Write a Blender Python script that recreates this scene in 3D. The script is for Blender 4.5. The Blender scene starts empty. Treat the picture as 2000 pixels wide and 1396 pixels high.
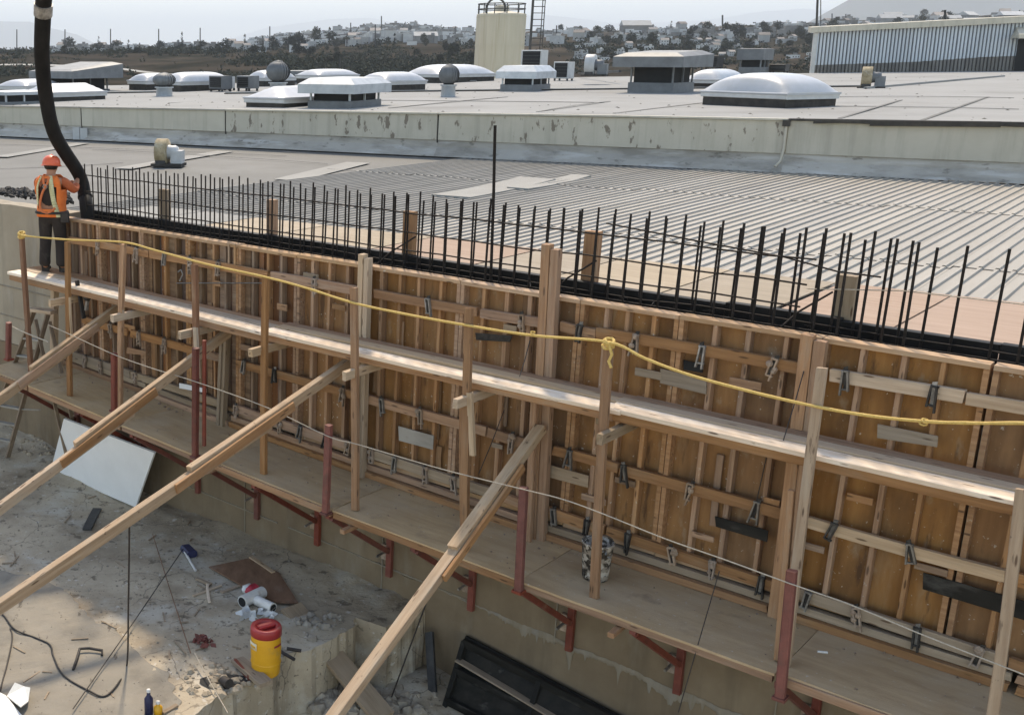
import bpy, math, random
from mathutils import Vector, Matrix, noise
from mathutils.bvhtree import BVHTree
rnd = random.Random(11)
S = bpy.context.scene
C = S.collection
R = math.radians
# ------------------------------------------------------------------ camera, sky, sun
FPX, CX, CY, HOR = 2200.0, 450.0, 698.0, 110.0
PITCH = math.atan((CY - HOR) / FPX)
cam = bpy.data.cameras.new('camera')
cam.lens = FPX * 36 / 2000
cam.sensor_width = 36
cam.sensor_fit = 'HORIZONTAL'
cam.shift_x = 0.275
cam.clip_start = 0.1
cam.clip_end = 30000
camo = bpy.data.objects.new('camera', cam)
camo.rotation_euler = (math.pi / 2 - PITCH, 0, 0)
C.objects.link(camo)
S.camera = camo
SUN = Vector((0.045, 0.62, 0.783)).normalized()
wd = bpy.data.worlds.new('World')
S.world = wd
wd.use_nodes = True
wn = wd.node_tree.nodes
sky = wn.new('ShaderNodeTexSky')
sky.sky_type = 'NISHITA'
sky.sun_disc = False
sky.sun_elevation = math.asin(SUN.z)
sky.sun_rotation = math.atan2(SUN.x, SUN.y)
sky.dust_density = 0.5
sky.air_density = 0.85
sky.ozone_density = 0.2
bg = wn['Background']
wd.node_tree.links.new(sky.outputs[0], bg.inputs[0])
bg.inputs[1].default_value = 0.15
sl = bpy.data.lights.new('sun', 'SUN')
sl.energy = 2.0
sl.angle = R(4)
sl.color = (1.0, 0.95, 0.88)
so = bpy.data.objects.new('sun', sl)
so.rotation_euler = SUN.to_track_quat('Z', 'Y').to_euler()
so.location = (0, 0, 60)
C.objects.link(so)
S.view_settings.view_transform = 'Standard'
S.view_settings.look = 'None'
S.view_settings.exposure = 1.48
S.view_settings.use_white_balance = True      # the camera's daylight balance, set for open shade
S.view_settings.white_balance_temperature = 8000
S.view_settings.gamma = 1
S.view_settings.use_curve_mapping = False
S.cycles.max_bounces = 6
S.cycles.diffuse_bounces = 3
S.cycles.glossy_bounces = 2
S.cycles.volume_bounces = 0
S.cycles.use_denoising = True

# ------------------------------------------------------------------ where things stand: photo pixel -> world
CP, SP = math.cos(PITCH), math.sin(PITCH)
def ray(x, y):
    u = (x - CX) / FPX
    v = (y - CY) / FPX
    return Vector((u, CP - v * SP, -SP - v * CP))
def onz(x, y, z):
    r = ray(x, y)
    return r * (z / r.z)
def atd(x, y, Y):
    r = ray(x, y)
    return r * (Y / r.y)
WZ = -3.15                       # walkway top
P0 = onz(150, 540, -3.2)
P0.z = 0
DV = -ray(-1850, HOR)
DV.z = 0
DV.normalize()
NV = Vector((DV.y, -DV.x, 0))    # out of the wall, towards the pit
if NV.y > 0: NV = -NV
UP = Vector((0, 0, 1))
RW = Matrix((DV, -NV, UP)).transposed().to_4x4()      # wall frame: x along, y into the wall, z up
def P(s, n, z): return P0 + DV * s + NV * n + UP * z
def W(x, y, n):                  # pixel on the vertical plane n -> (s, z)
    r = ray(x, y)
    t = (NV.dot(P0) + n) / NV.dot(r)
    q = r * t
    return (q - P0).dot(DV), q.z
def SN(x, y, z):
    q = onz(x, y, z) - P0
    return q.dot(DV), q.dot(NV)
def onS(x, y, s):
    r = ray(x, y)
    t = (s + DV.dot(P0)) / DV.dot(r)
    q = r * t
    return (q - P0).dot(NV), q.z
def zplat(s):
    k = [(-3, -4.56), (0, -4.62), (3, -4.77), (6, -4.89), (8, -4.93), (14, -4.96)]
    for (a, za), (b, zb) in zip(k, k[1:]):
        if s <= b: return za + (zb - za) * (s - a) / (b - a)
    return -4.96
def lerp(a, b, t): return a + (b - a) * t

# ------------------------------------------------------------------ materials
def mat(name, c1, c2=None, rough=0.8, sc=(4, 4, 4), bump=0.15, var=0.12, blotch=None, metal=0.0, detail=6, spec=0.3, fine=None, trans=0.0, ramp=(0.3, 0.7), knots=None):
    m = bpy.data.materials.new(name)
    m.use_nodes = True
    nt = m.node_tree
    N, L = nt.nodes, nt.links
    b = N['Principled BSDF']
    b.inputs['Roughness'].default_value = rough
    b.inputs['Metallic'].default_value = metal
    b.inputs['Specular IOR Level'].default_value = spec
    if trans: b.inputs['Transmission Weight'].default_value = trans
    tc = N.new('ShaderNodeTexCoord')
    oi = N.new('ShaderNodeObjectInfo')
    mp = N.new('ShaderNodeMapping')
    mp.inputs['Scale'].default_value = sc
    off = N.new('ShaderNodeVectorMath')
    off.operation = 'MULTIPLY_ADD'
    cmb = N.new('ShaderNodeCombineXYZ')
    for i in range(3): L.new(oi.outputs['Random'], cmb.inputs[i])
    L.new(cmb.outputs[0], off.inputs[0])
    off.inputs[1].default_value = (37, 53, 71) if var else (0, 0, 0)
    L.new(tc.outputs['Object'], off.inputs[2])
    L.new(off.outputs[0], mp.inputs[0])
    nz = N.new('ShaderNodeTexNoise')
    nz.inputs['Scale'].default_value = 1
    nz.inputs['Detail'].default_value = detail
    nz.inputs['Roughness'].default_value = 0.65
    L.new(mp.outputs[0], nz.inputs['Vector'])
    cr = N.new('ShaderNodeValToRGB')
    cr.color_ramp.elements[0].position = ramp[0]
    cr.color_ramp.elements[1].position = ramp[1]
    cr.color_ramp.elements[0].color = (*c1, 1)
    cr.color_ramp.elements[1].color = (*(c2 or c1), 1)
    L.new(nz.outputs[0], cr.inputs[0])
    out = cr.outputs[0]
    for bl in (blotch or []):
        col, lo, hi, bsc = bl[:4]
        n2 = N.new('ShaderNodeTexNoise')
        n2.inputs['Scale'].default_value = 1
        n2.inputs['Detail'].default_value = 7
        n2.inputs['Roughness'].default_value = 0.6
        m2 = N.new('ShaderNodeMapping')
        m2.inputs['Scale'].default_value = bsc if isinstance(bsc, tuple) else (bsc,) * 3
        m2.inputs['Location'].default_value = (rnd.random() * 9, rnd.random() * 9, 3)
        L.new(off.outputs[0], m2.inputs[0])
        L.new(m2.outputs[0], n2.inputs['Vector'])
        r2 = N.new('ShaderNodeMapRange')
        r2.inputs[1].default_value = lo
        r2.inputs[2].default_value = hi
        r2.inputs[4].default_value = bl[4] if len(bl) > 4 else 1.0
        L.new(n2.outputs[0], r2.inputs[0])
        mx = N.new('ShaderNodeMix')
        mx.data_type = 'RGBA'
        L.new(r2.outputs[0], mx.inputs[0])
        L.new(out, mx.inputs[6])
        mx.inputs[7].default_value = (*col, 1)
        out = mx.outputs[2]
    if knots:                     # dark knots and their rings along the grain
        vo = N.new('ShaderNodeTexVoronoi')
        vo.inputs['Scale'].default_value = 1
        mk_ = N.new('ShaderNodeMapping')
        mk_.inputs['Scale'].default_value = knots
        L.new(off.outputs[0], mk_.inputs[0])
        L.new(mk_.outputs[0], vo.inputs['Vector'])
        rk = N.new('ShaderNodeMapRange')
        rk.inputs[1].default_value = 0.10
        rk.inputs[2].default_value = 0.17
        rk.inputs[3].default_value = 0.8
        rk.inputs[4].default_value = 0.0
        L.new(vo.outputs['Distance'], rk.inputs[0])
        mx = N.new('ShaderNodeMix')
        mx.data_type = 'RGBA'
        L.new(rk.outputs[0], mx.inputs[0])
        L.new(out, mx.inputs[6])
        mx.inputs[7].default_value = (0.075, 0.035, 0.015, 1)
        out = mx.outputs[2]
    if var:
        hs = N.new('ShaderNodeHueSaturation')
        mr = N.new('ShaderNodeMapRange')
        mr.inputs[3].default_value = 1 - var
        mr.inputs[4].default_value = 1 + var
        L.new(oi.outputs['Random'], mr.inputs[0])
        L.new(mr.outputs[0], hs.inputs['Value'])
        ms = N.new('ShaderNodeMath')
        ms.operation = 'FRACT'
        mm = N.new('ShaderNodeMath')
        mm.operation = 'MULTIPLY'
        mm.inputs[1].default_value = 17.3
        L.new(oi.outputs['Random'], mm.inputs[0])
        L.new(mm.outputs[0], ms.inputs[0])
        mr2 = N.new('ShaderNodeMapRange')
        mr2.inputs[3].default_value = 1 - var * 1.4
        mr2.inputs[4].default_value = 1 + var * 0.1
        L.new(ms.outputs[0], mr2.inputs[0])
        L.new(mr2.outputs[0], hs.inputs['Saturation'])
        L.new(out, hs.inputs['Color'])
        out = hs.outputs[0]
    L.new(out, b.inputs['Base Color'])
    if bump:
        bp = N.new('ShaderNodeBump')
        bp.inputs['Strength'].default_value = bump
        bp.inputs['Distance'].default_value = 0.02
        h = nz.outputs[0]
        if fine:
            n3 = N.new('ShaderNodeTexNoise')
            n3.inputs['Scale'].default_value = fine
            n3.inputs['Detail'].default_value = 5
            L.new(tc.outputs['Object'], n3.inputs['Vector'])
            ad = N.new('ShaderNodeMath')
            ad.operation = 'ADD'
            L.new(nz.outputs[0], ad.inputs[0])
            L.new(n3.outputs[0], ad.inputs[1])
            h = ad.outputs[0]
        L.new(h, bp.inputs['Height'])
        L.new(bp.outputs[0], b.inputs['Normal'])
    return m
DUST = (0.30, 0.225, 0.15)
GX, GZ = (1.2, 26, 26), (22, 22, 1.1)
M = {}
M['wood'] = mat('timber', (0.215, 0.098, 0.036), (0.38, 0.195, 0.082), 0.82, GX, 0.25, 0.2, [(DUST, 0.52, 0.75, (2, 9, 9), 0.55), ((0.10, 0.055, 0.03), 0.62, 0.78, (3, 20, 20), 0.6)], knots=(3.0, 15, 15))
M['wood_pale'] = mat('pale_timber', (0.36, 0.24, 0.14), (0.54, 0.39, 0.255), 0.8, GX, 0.25, 0.14, [((0.34, 0.28, 0.205), 0.5, 0.75, (2, 8, 8), 0.6), ((0.16, 0.10, 0.06), 0.64, 0.74, (4, 24, 24), 0.6)], knots=(3.0, 15, 15))
M['wood_brace'] = mat('brace_timber', (0.28, 0.175, 0.097), (0.44, 0.305, 0.19), 0.82, GX, 0.25, 0.12, [((0.38, 0.31, 0.225), 0.5, 0.72, (2, 8, 8), 0.6), ((0.12, 0.07, 0.04), 0.62, 0.70, (4, 24, 24), 0.7), ((0.10, 0.06, 0.035), 0.66, 0.70, (9, 16, 16), 0.8)], knots=(3.0, 15, 15))
M['wood_white'] = mat('cement_pale_sunlit_timber', (0.56, 0.41, 0.28), (0.78, 0.63, 0.475), 0.85, GX, 0.3, 0.1, [((0.80, 0.70, 0.58), 0.46, 0.62, (1.4, 7, 7), 0.8), ((0.12, 0.075, 0.05), 0.63, 0.72, (5, 22, 22), 0.7)], knots=(3.0, 15, 15))  # cement-whitened, and lightened further to paint in the sunlit strip
M['wood_grey'] = mat('weathered_timber', (0.21, 0.145, 0.085), (0.35, 0.255, 0.165), 0.88, GX, 0.3, 0.14, [(DUST, 0.45, 0.7, (2, 7, 7), 0.6)], knots=(3.0, 15, 15))
M['rail'] = mat('form_rail_timber', (0.29, 0.158, 0.074), (0.48, 0.30, 0.16), 0.82, GX, 0.25, 0.16, [(DUST, 0.5, 0.72, (2, 9, 9), 0.6), ((0.46, 0.40, 0.32), 0.655, 0.675, 26, 0.8)], knots=(3.0, 15, 15))
M['rib'] = mat('form_rib_timber', (0.235, 0.108, 0.042), (0.42, 0.225, 0.10), 0.82, GX, 0.25, 0.17, [(DUST, 0.52, 0.74, (2, 9, 9), 0.4), ((0.46, 0.40, 0.32), 0.655, 0.675, 26, 0.8)], knots=(3.0, 15, 15))
M['rib_old'] = mat('dark_form_rib', (0.16, 0.085, 0.042), (0.31, 0.18, 0.09), 0.82, GX, 0.25, 0.2, [((0.42, 0.32, 0.21), 0.56, 0.74, (2, 9, 9), 0.5), ((0.08, 0.04, 0.02), 0.55, 0.75, (2, 9, 9), 0.6)])
M['ply'] = mat('form_plywood', (0.20, 0.088, 0.025), (0.325, 0.16, 0.055), 0.75, (7, 7, 0.7), 0.15, 0.15, [((0.09, 0.046, 0.022), 0.48, 0.72, (1.9, 1.9, 0.8), 0.85), ((0.33, 0.21, 0.11), 0.55, 0.70, (4.5, 4.5, 0.8), 0.55), (DUST, 0.60, 0.70, (5, 5, 2.5), 0.6), ((0.06, 0.03, 0.016), 0.62, 0.70, (9, 9, 1.6), 0.7), ((0.46, 0.40, 0.32), 0.655, 0.675, 26, 0.8)])
M['ply_old'] = mat('aged_form_plywood', (0.165, 0.062, 0.022), (0.27, 0.115, 0.043), 0.75, (6, 6, 0.6), 0.12, 0.3, [((0.10, 0.05, 0.028), 0.5, 0.74, (2.5, 2.5, 0.6), 0.8), (DUST, 0.62, 0.76, (4, 4, 2), 0.4), ((0.46, 0.40, 0.32), 0.655, 0.675, 26, 0.8)])
M['ply_floor'] = mat('dusty_platform_plywood', (0.34, 0.212, 0.098), (0.47, 0.318, 0.158), 0.92, (1.5, 9, 9), 0.12, 0.1, [((0.44, 0.325, 0.20), 0.42, 0.68, 1.6, 0.7), ((0.13, 0.085, 0.06), 0.6, 0.75, 2.7, 0.55), ((0.46, 0.40, 0.32), 0.655, 0.675, 26, 0.8)], fine=60)
M['sheet_tan'] = mat('sheathing_ply', (0.235, 0.178, 0.112), (0.32, 0.245, 0.16), 0.8, (0.8, 10, 10), 0.1, 0.16, [((0.36, 0.29, 0.21), 0.5, 0.75, 1.2, 0.6)])
M['sheet_peach'] = mat('pinkish_ply', (0.26, 0.17, 0.115), (0.34, 0.232, 0.165), 0.8, (0.8, 10, 10), 0.1, 0.1, [((0.38, 0.29, 0.22), 0.55, 0.75, 1.2, 0.5)])
M['rebar'] = mat('blackened_rebar', (0.018, 0.016, 0.015), (0.035, 0.028, 0.024), 0.65, (40, 40, 40), 0.3, 0.15, metal=0.4, spec=0.1)
M['black_form'] = mat('black_film_ply', (0.008, 0.008, 0.008), (0.02, 0.019, 0.018), 0.6, (3, 3, 3), 0.1, 0.2, spec=0.1)
M['wet'] = mat('tarred_ply', (0.010, 0.010, 0.009), (0.028, 0.025, 0.021), 0.55, (2, 9, 9), 0.3, 0.1, [((0.10, 0.095, 0.085), 0.6, 0.72, (2, 6, 6), 0.6)], spec=0.1)
M['red'] = mat('red_oxide_steel', (0.125, 0.026, 0.015), (0.20, 0.043, 0.024), 0.6, (9, 9, 9), 0.1, 0.16, [((0.10, 0.045, 0.03), 0.55, 0.7, 8, 0.7), (DUST, 0.63, 0.76, 5, 0.5)])
M['rust_post'] = mat('rusty_post', (0.16, 0.07, 0.035), (0.26, 0.13, 0.07), 0.8, GX, 0.2, 0.1, [((0.32, 0.22, 0.14), 0.55, 0.7, (2, 9, 9), 0.7)])
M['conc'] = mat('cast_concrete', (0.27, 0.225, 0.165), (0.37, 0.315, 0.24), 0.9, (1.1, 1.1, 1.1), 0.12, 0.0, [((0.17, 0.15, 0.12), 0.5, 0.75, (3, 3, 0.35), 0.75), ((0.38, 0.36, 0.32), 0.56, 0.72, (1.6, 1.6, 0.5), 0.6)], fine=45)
M['conc_low'] = mat('dark_cast_concrete', (0.15, 0.107, 0.066), (0.22, 0.166, 0.108), 0.9, (1.1, 1.1, 1.1), 0.12, 0.0, [((0.09, 0.07, 0.047), 0.5, 0.75, (3, 3, 0.35), 0.75), ((0.26, 0.225, 0.175), 0.55, 0.72, (1.6, 1.6, 0.5), 0.7)], fine=45)  # darker and browner than the upper wall's concrete
M['conc_pale'] = mat('laitance_concrete', (0.185, 0.15, 0.105), (0.27, 0.23, 0.175), 0.9, (7, 7, 0.6), 0.15, 0.0, [((0.22, 0.20, 0.17), 0.5, 0.66, (9, 9, 0.5), 0.8)], fine=60)
M['clamp'] = mat('clamp_steel', (0.10, 0.09, 0.08), (0.34, 0.31, 0.27), 0.55, (14, 14, 14), 0.2, 0.3, metal=0.55)
M['clamp_dark'] = mat('dark_clamp_steel', (0.02, 0.02, 0.02), (0.09, 0.08, 0.07), 0.55, (14, 14, 14), 0.2, 0.2, metal=0.5, spec=0.1)
M['crust'] = mat('cement_crust', (0.20, 0.13, 0.085), (0.38, 0.28, 0.20), 0.95, (18, 18, 18), 0.5, 0.2)
M['rope_y'] = mat('yellow_rope', (0.50, 0.32, 0.08), (0.68, 0.47, 0.17), 0.8, (60, 60, 60), 0.4, 0.0)
M['rope_w'] = mat('white_cord', (0.30, 0.25, 0.19), (0.48, 0.42, 0.34), 0.85, (60, 60, 60), 0.3, 0.0)
M['cable'] = mat('black_cable', (0.02, 0.018, 0.016), (0.05, 0.04, 0.035), 0.6, (30, 30, 30), 0.1, 0.0)
M['rubber'] = mat('black_rubber', (0.008, 0.0075, 0.0075), (0.02, 0.018, 0.017), 0.7, (6, 6, 1.5), 0.25, 0.0, [((0.04, 0.035, 0.03), 0.6, 0.78, (3, 3, 0.8), 0.6)], spec=0.1)
M['white'] = mat('white_board', (0.72, 0.72, 0.71), (0.80, 0.80, 0.79), 0.6, (2, 2, 2), 0.02, 0.0)
M['galv'] = mat('galvanised_sheet', (0.33, 0.36, 0.385), (0.46, 0.49, 0.51), 0.5, (2, 2, 2), 0.05, 0.12, [((0.25, 0.26, 0.27), 0.55, 0.75, 2, 0.6)], metal=0.25)
M['galv_dark'] = mat('dull_duct_sheet', (0.115, 0.122, 0.127), (0.18, 0.19, 0.197), 0.6, (2, 2, 2), 0.05, 0.15, [((0.13, 0.13, 0.13), 0.55, 0.75, 2, 0.6)], metal=0.2)
M['dark'] = mat('dark_opening', (0.012, 0.012, 0.013), (0.02, 0.02, 0.02), 0.8, (3, 3, 3), 0, 0.0)
M['dome'] = mat('opal_skylight', (0.36, 0.37, 0.385), (0.44, 0.45, 0.465), 0.35, (1.5, 1.5, 1.5), 0.02, 0.06, [((0.36, 0.355, 0.34), 0.5, 0.75, 1.4, 0.7)], spec=0.5)
M['frame'] = mat('skylight_frame', (0.40, 0.40, 0.39), (0.50, 0.50, 0.49), 0.5, (3, 3, 3), 0.03, 0.08)
M['tank'] = mat('tank_paint', (0.40, 0.365, 0.28), (0.48, 0.44, 0.35), 0.65, (3, 3, 0.25), 0.05, 0.0, [((0.30, 0.24, 0.15), 0.56, 0.72, (5, 5, 0.18), 0.6)])
M['membrane'] = mat('roof_membrane', (0.25, 0.248, 0.237), (0.295, 0.293, 0.282), 0.95, (0.35, 0.35, 0.35), 0.08, 0.0, [((0.29, 0.285, 0.27), 0.5, 0.7, (0.12, 0.3, 0.3), 0.7), ((0.185, 0.18, 0.168), 0.55, 0.75, 0.22, 0.7), ((0.12, 0.115, 0.107), 0.64, 0.74, (0.5, 2.2, 1), 0.45)], fine=12, spec=0.1)
M['roof_left'] = mat('coated_roof', (0.118, 0.115, 0.105), (0.148, 0.144, 0.132), 0.8, (0.4, 0.4, 0.4), 0.06, 0.0, [((0.175, 0.172, 0.16), 0.55, 0.75, 0.25, 0.7), ((0.095, 0.092, 0.083), 0.55, 0.75, 0.6, 0.6)], fine=15)
M['roof_seam'] = mat('membrane_seam', (0.15, 0.145, 0.135), (0.22, 0.215, 0.20), 0.9, (2, 6, 6), 0.05, 0.2, spec=0.1)
M['roof_patch'] = mat('new_roof_coating', (0.21, 0.205, 0.188), (0.26, 0.253, 0.232), 0.8, (0.6, 0.6, 0.6), 0.05, 0.06, [((0.21, 0.20, 0.18), 0.55, 0.7, 0.9, 0.6)])
M['corr'] = mat('painted_roof_sheet', (0.255, 0.228, 0.188), (0.31, 0.28, 0.235), 0.6, (0.5, 3, 3), 0.04, 0.07, [((0.24, 0.22, 0.185), 0.52, 0.72, (0.3, 1.2, 1), 0.7), ((0.16, 0.125, 0.10), 0.66, 0.76, (1.2, 3, 1), 0.6)], spec=0.4)
M['corr_low'] = mat('coated_roof_sheet', (0.155, 0.15, 0.135), (0.195, 0.187, 0.17), 0.75, (0.5, 2, 2), 0.04, 0.05, [((0.165, 0.152, 0.13), 0.52, 0.72, (0.3, 1.2, 1), 0.7)])
M['parapet'] = mat('parapet_panel', (0.42, 0.385, 0.31), (0.49, 0.45, 0.37), 0.8, (1, 1, 1), 0.05, 0.05, [((0.28, 0.26, 0.21), 0.5, 0.75, (4, 4, 0.3), 0.6)], fine=20)
M['parapet_stain'] = mat('peeling_parapet_panel', (0.43, 0.395, 0.32), (0.50, 0.46, 0.38), 0.85, (1, 1, 1), 0.1, 0.03, [((0.28, 0.26, 0.21), 0.5, 0.75, (4, 4, 0.3), 0.6), ((0.13, 0.10, 0.075), 0.60, 0.64, (4.5, 4.5, 2.0), 0.8)], fine=20)
M['flash'] = mat('flashing', (0.33, 0.305, 0.265), (0.43, 0.40, 0.355), 0.7, (0.5, 0.5, 0.5), 0.08, 0.05, [((0.22, 0.20, 0.17), 0.47, 0.66, (0.8, 0.8, 3), 0.8), ((0.50, 0.48, 0.45), 0.55, 0.66, (0.6, 0.6, 4), 0.7), ((0.13, 0.115, 0.095), 0.6, 0.68, (2.5, 2.5, 6), 0.7)], fine=14, spec=0.1)
M['tar'] = mat('tar_edge', (0.03, 0.028, 0.026), (0.075, 0.065, 0.055), 0.7, (3, 3, 3), 0.3, 0.1, spec=0.1)
M['siding'] = mat('bluish_siding', (0.40, 0.44, 0.475), (0.47, 0.51, 0.545), 0.5, (2, 2, 0.4), 0.03, 0.05)
M['siding_dark'] = mat('stained_siding', (0.11, 0.10, 0.095), (0.19, 0.18, 0.165), 0.7, (5, 5, 1), 0.05, 0.15)
M['steel'] = mat('dark_steel', (0.04, 0.04, 0.042), (0.08, 0.078, 0.075), 0.55, (10, 10, 10), 0.05, 0.1, metal=0.5)
M['ochre'] = mat('rusty_blower_paint', (0.20, 0.15, 0.08), (0.38, 0.31, 0.20), 0.8, (6, 6, 6), 0.15, 0.1, [((0.10, 0.06, 0.035), 0.55, 0.68, 7, 0.7), ((0.48, 0.45, 0.39), 0.56, 0.7, 4, 0.6)])
M['alu'] = mat('ladder_metal', (0.24, 0.225, 0.20), (0.36, 0.34, 0.30), 0.6, (4, 20, 20), 0.05, 0.1, [(DUST, 0.5, 0.7, 6, 0.6)], metal=0.2)
M['ladder'] = mat('ladder_rail', (0.15, 0.10, 0.065), (0.27, 0.20, 0.14), 0.7, GX, 0.1, 0.1, [(DUST, 0.5, 0.7, 6, 0.6)])
# people, barrel, small things
M['orange'] = mat('orange_hi_vis', (0.62, 0.13, 0.025), (0.78, 0.20, 0.05), 0.8, (7, 7, 7), 0.25, 0.0)
M['strip'] = mat('lime_reflective_tape', (0.50, 0.47, 0.25), (0.62, 0.58, 0.36), 0.6, (9, 9, 9), 0.2, 0.0, [((0.34, 0.38, 0.22), 0.5, 0.7, 7, 0.7)])
M['harness'] = mat('orange_harness_webbing', (0.50, 0.12, 0.04), (0.66, 0.20, 0.08), 0.85, (20, 20, 20), 0.2, 0.0)
M['shirt'] = mat('dark_shirt', (0.025, 0.018, 0.015), (0.05, 0.035, 0.03), 0.9, (8, 8, 8), 0.3, 0.0)
M['sleeve'] = mat('rust_orange_sleeve', (0.34, 0.08, 0.03), (0.48, 0.13, 0.055), 0.9, (8, 8, 8), 0.3, 0.0)
M['trouser'] = mat('dark_trousers', (0.018, 0.014, 0.012), (0.04, 0.03, 0.026), 0.92, (8, 8, 3), 0.35, 0.0, [((0.10, 0.085, 0.07), 0.6, 0.75, 6, 0.5)])
M['boot'] = mat('work_boots', (0.02, 0.017, 0.015), (0.05, 0.04, 0.035), 0.75, (9, 9, 9), 0.2, 0.0)
M['skin'] = mat('tanned_skin', (0.36, 0.17, 0.10), (0.43, 0.21, 0.13), 0.6, (9, 9, 9), 0.05, 0.0)
M['hair'] = mat('black_hair', (0.010, 0.008, 0.007), (0.022, 0.016, 0.013), 0.6, (40, 40, 10), 0.4, 0.0)
M['helmet'] = mat('orange_helmet', (0.60, 0.085, 0.03), (0.70, 0.12, 0.045), 0.4, (3, 3, 3), 0.0, 0.0, spec=0.5)
M['yellow'] = mat('yellow_plastic', (0.62, 0.30, 0.012), (0.70, 0.36, 0.02), 0.45, (4, 4, 4), 0.03, 0.0, [((0.36, 0.24, 0.08), 0.58, 0.75, 5, 0.6)], spec=0.5)
M['lid'] = mat('red_lid', (0.28, 0.02, 0.022), (0.36, 0.032, 0.03), 0.45, (4, 4, 4), 0.03, 0.0, [((0.22, 0.10, 0.08), 0.58, 0.75, 6, 0.6)], spec=0.5)
M['label'] = mat('cream_sticker', (0.60, 0.52, 0.36), (0.68, 0.60, 0.44), 0.6, (8, 8, 8), 0.0, 0.0)
M['paper'] = mat('white_paper', (0.66, 0.64, 0.58), (0.76, 0.74, 0.69), 0.8, (6, 6, 6), 0.1, 0.05)
M['plastic_w'] = mat('white_pvc', (0.56, 0.54, 0.50), (0.68, 0.66, 0.62), 0.5, (5, 5, 5), 0.05, 0.05, [(DUST, 0.55, 0.7, 6, 0.6)])
M['navy'] = mat('navy_plastic', (0.015, 0.017, 0.05), (0.03, 0.034, 0.085), 0.45, (5, 5, 5), 0.0, 0.0)
M['crimson'] = mat('crimson_plastic_bag', (0.42, 0.03, 0.05), (0.55, 0.06, 0.08), 0.5, (12, 12, 12), 0.3, 0.0)
M['rustply'] = mat('rotting_plywood', (0.145, 0.075, 0.042), (0.25, 0.14, 0.085), 0.9, (8, 3, 3), 0.3, 0.0, [((0.28, 0.22, 0.17), 0.55, 0.72, 3, 0.6)])
M['rubble'] = mat('rubble', (0.20, 0.162, 0.115), (0.34, 0.285, 0.215), 0.95, (6, 6, 6), 0.5, 0.25)
M['clear'] = mat('clear_plastic_film', (0.5, 0.5, 0.48), (0.62, 0.62, 0.6), 0.25, (12, 12, 12), 0.4, 0.0, spec=0.6)
M['bucket'] = mat('cement_splashed_bucket', (0.06, 0.05, 0.04), (0.30, 0.26, 0.215), 0.75, (9, 9, 9), 0.25, 0.0, [((0.50, 0.46, 0.40), 0.53, 0.56, 13, 0.9), ((0.035, 0.028, 0.022), 0.53, 0.56, 17, 0.9), ((0.20, 0.24, 0.30), 0.62, 0.65, 9, 0.8)], detail=2, ramp=(0.45, 0.55), spec=0.1)
M['leaf_d'] = mat('dark_foliage', (0.034, 0.036, 0.027), (0.066, 0.066, 0.050), 0.8, (0.5, 0.5, 0.5), 0, 0.3, spec=0.0)
M['leaf_m'] = mat('olive_foliage', (0.04, 0.042, 0.028), (0.085, 0.08, 0.055), 0.8, (0.5, 0.5, 0.5), 0, 0.3, spec=0.0)
M['bark'] = mat('bark', (0.05, 0.04, 0.03), (0.09, 0.07, 0.055), 0.9, (3, 3, 0.5), 0.2, 0.1)
M['house_w'] = mat('white_render', (0.36, 0.35, 0.33), (0.46, 0.45, 0.43), 0.8, (0.3, 0.3, 0.3), 0, 0.3)
M['house_g'] = mat('grey_block', (0.15, 0.14, 0.13), (0.24, 0.225, 0.205), 0.85, (0.3, 0.3, 0.3), 0, 0.3)
M['house_roof'] = mat('house_roof', (0.20, 0.17, 0.15), (0.30, 0.26, 0.23), 0.85, (0.3, 0.3, 0.3), 0, 0.3)
M['terrain'] = mat('hillside', (0.032, 0.027, 0.022), (0.066, 0.055, 0.044), 0.95, (0.011, 0.011, 0.011), 0, 0.0, [((0.018, 0.02, 0.016), 0.46, 0.6, 0.03, 0.9), ((0.075, 0.062, 0.049), 0.56, 0.66, 0.022, 0.8)], detail=10, spec=0.0)
M['mountain'] = mat('mountain', (0.05, 0.05, 0.042), (0.085, 0.08, 0.065), 0.95, (0.001, 0.001, 0.001), 0, 0.0, spec=0.0)

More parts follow.
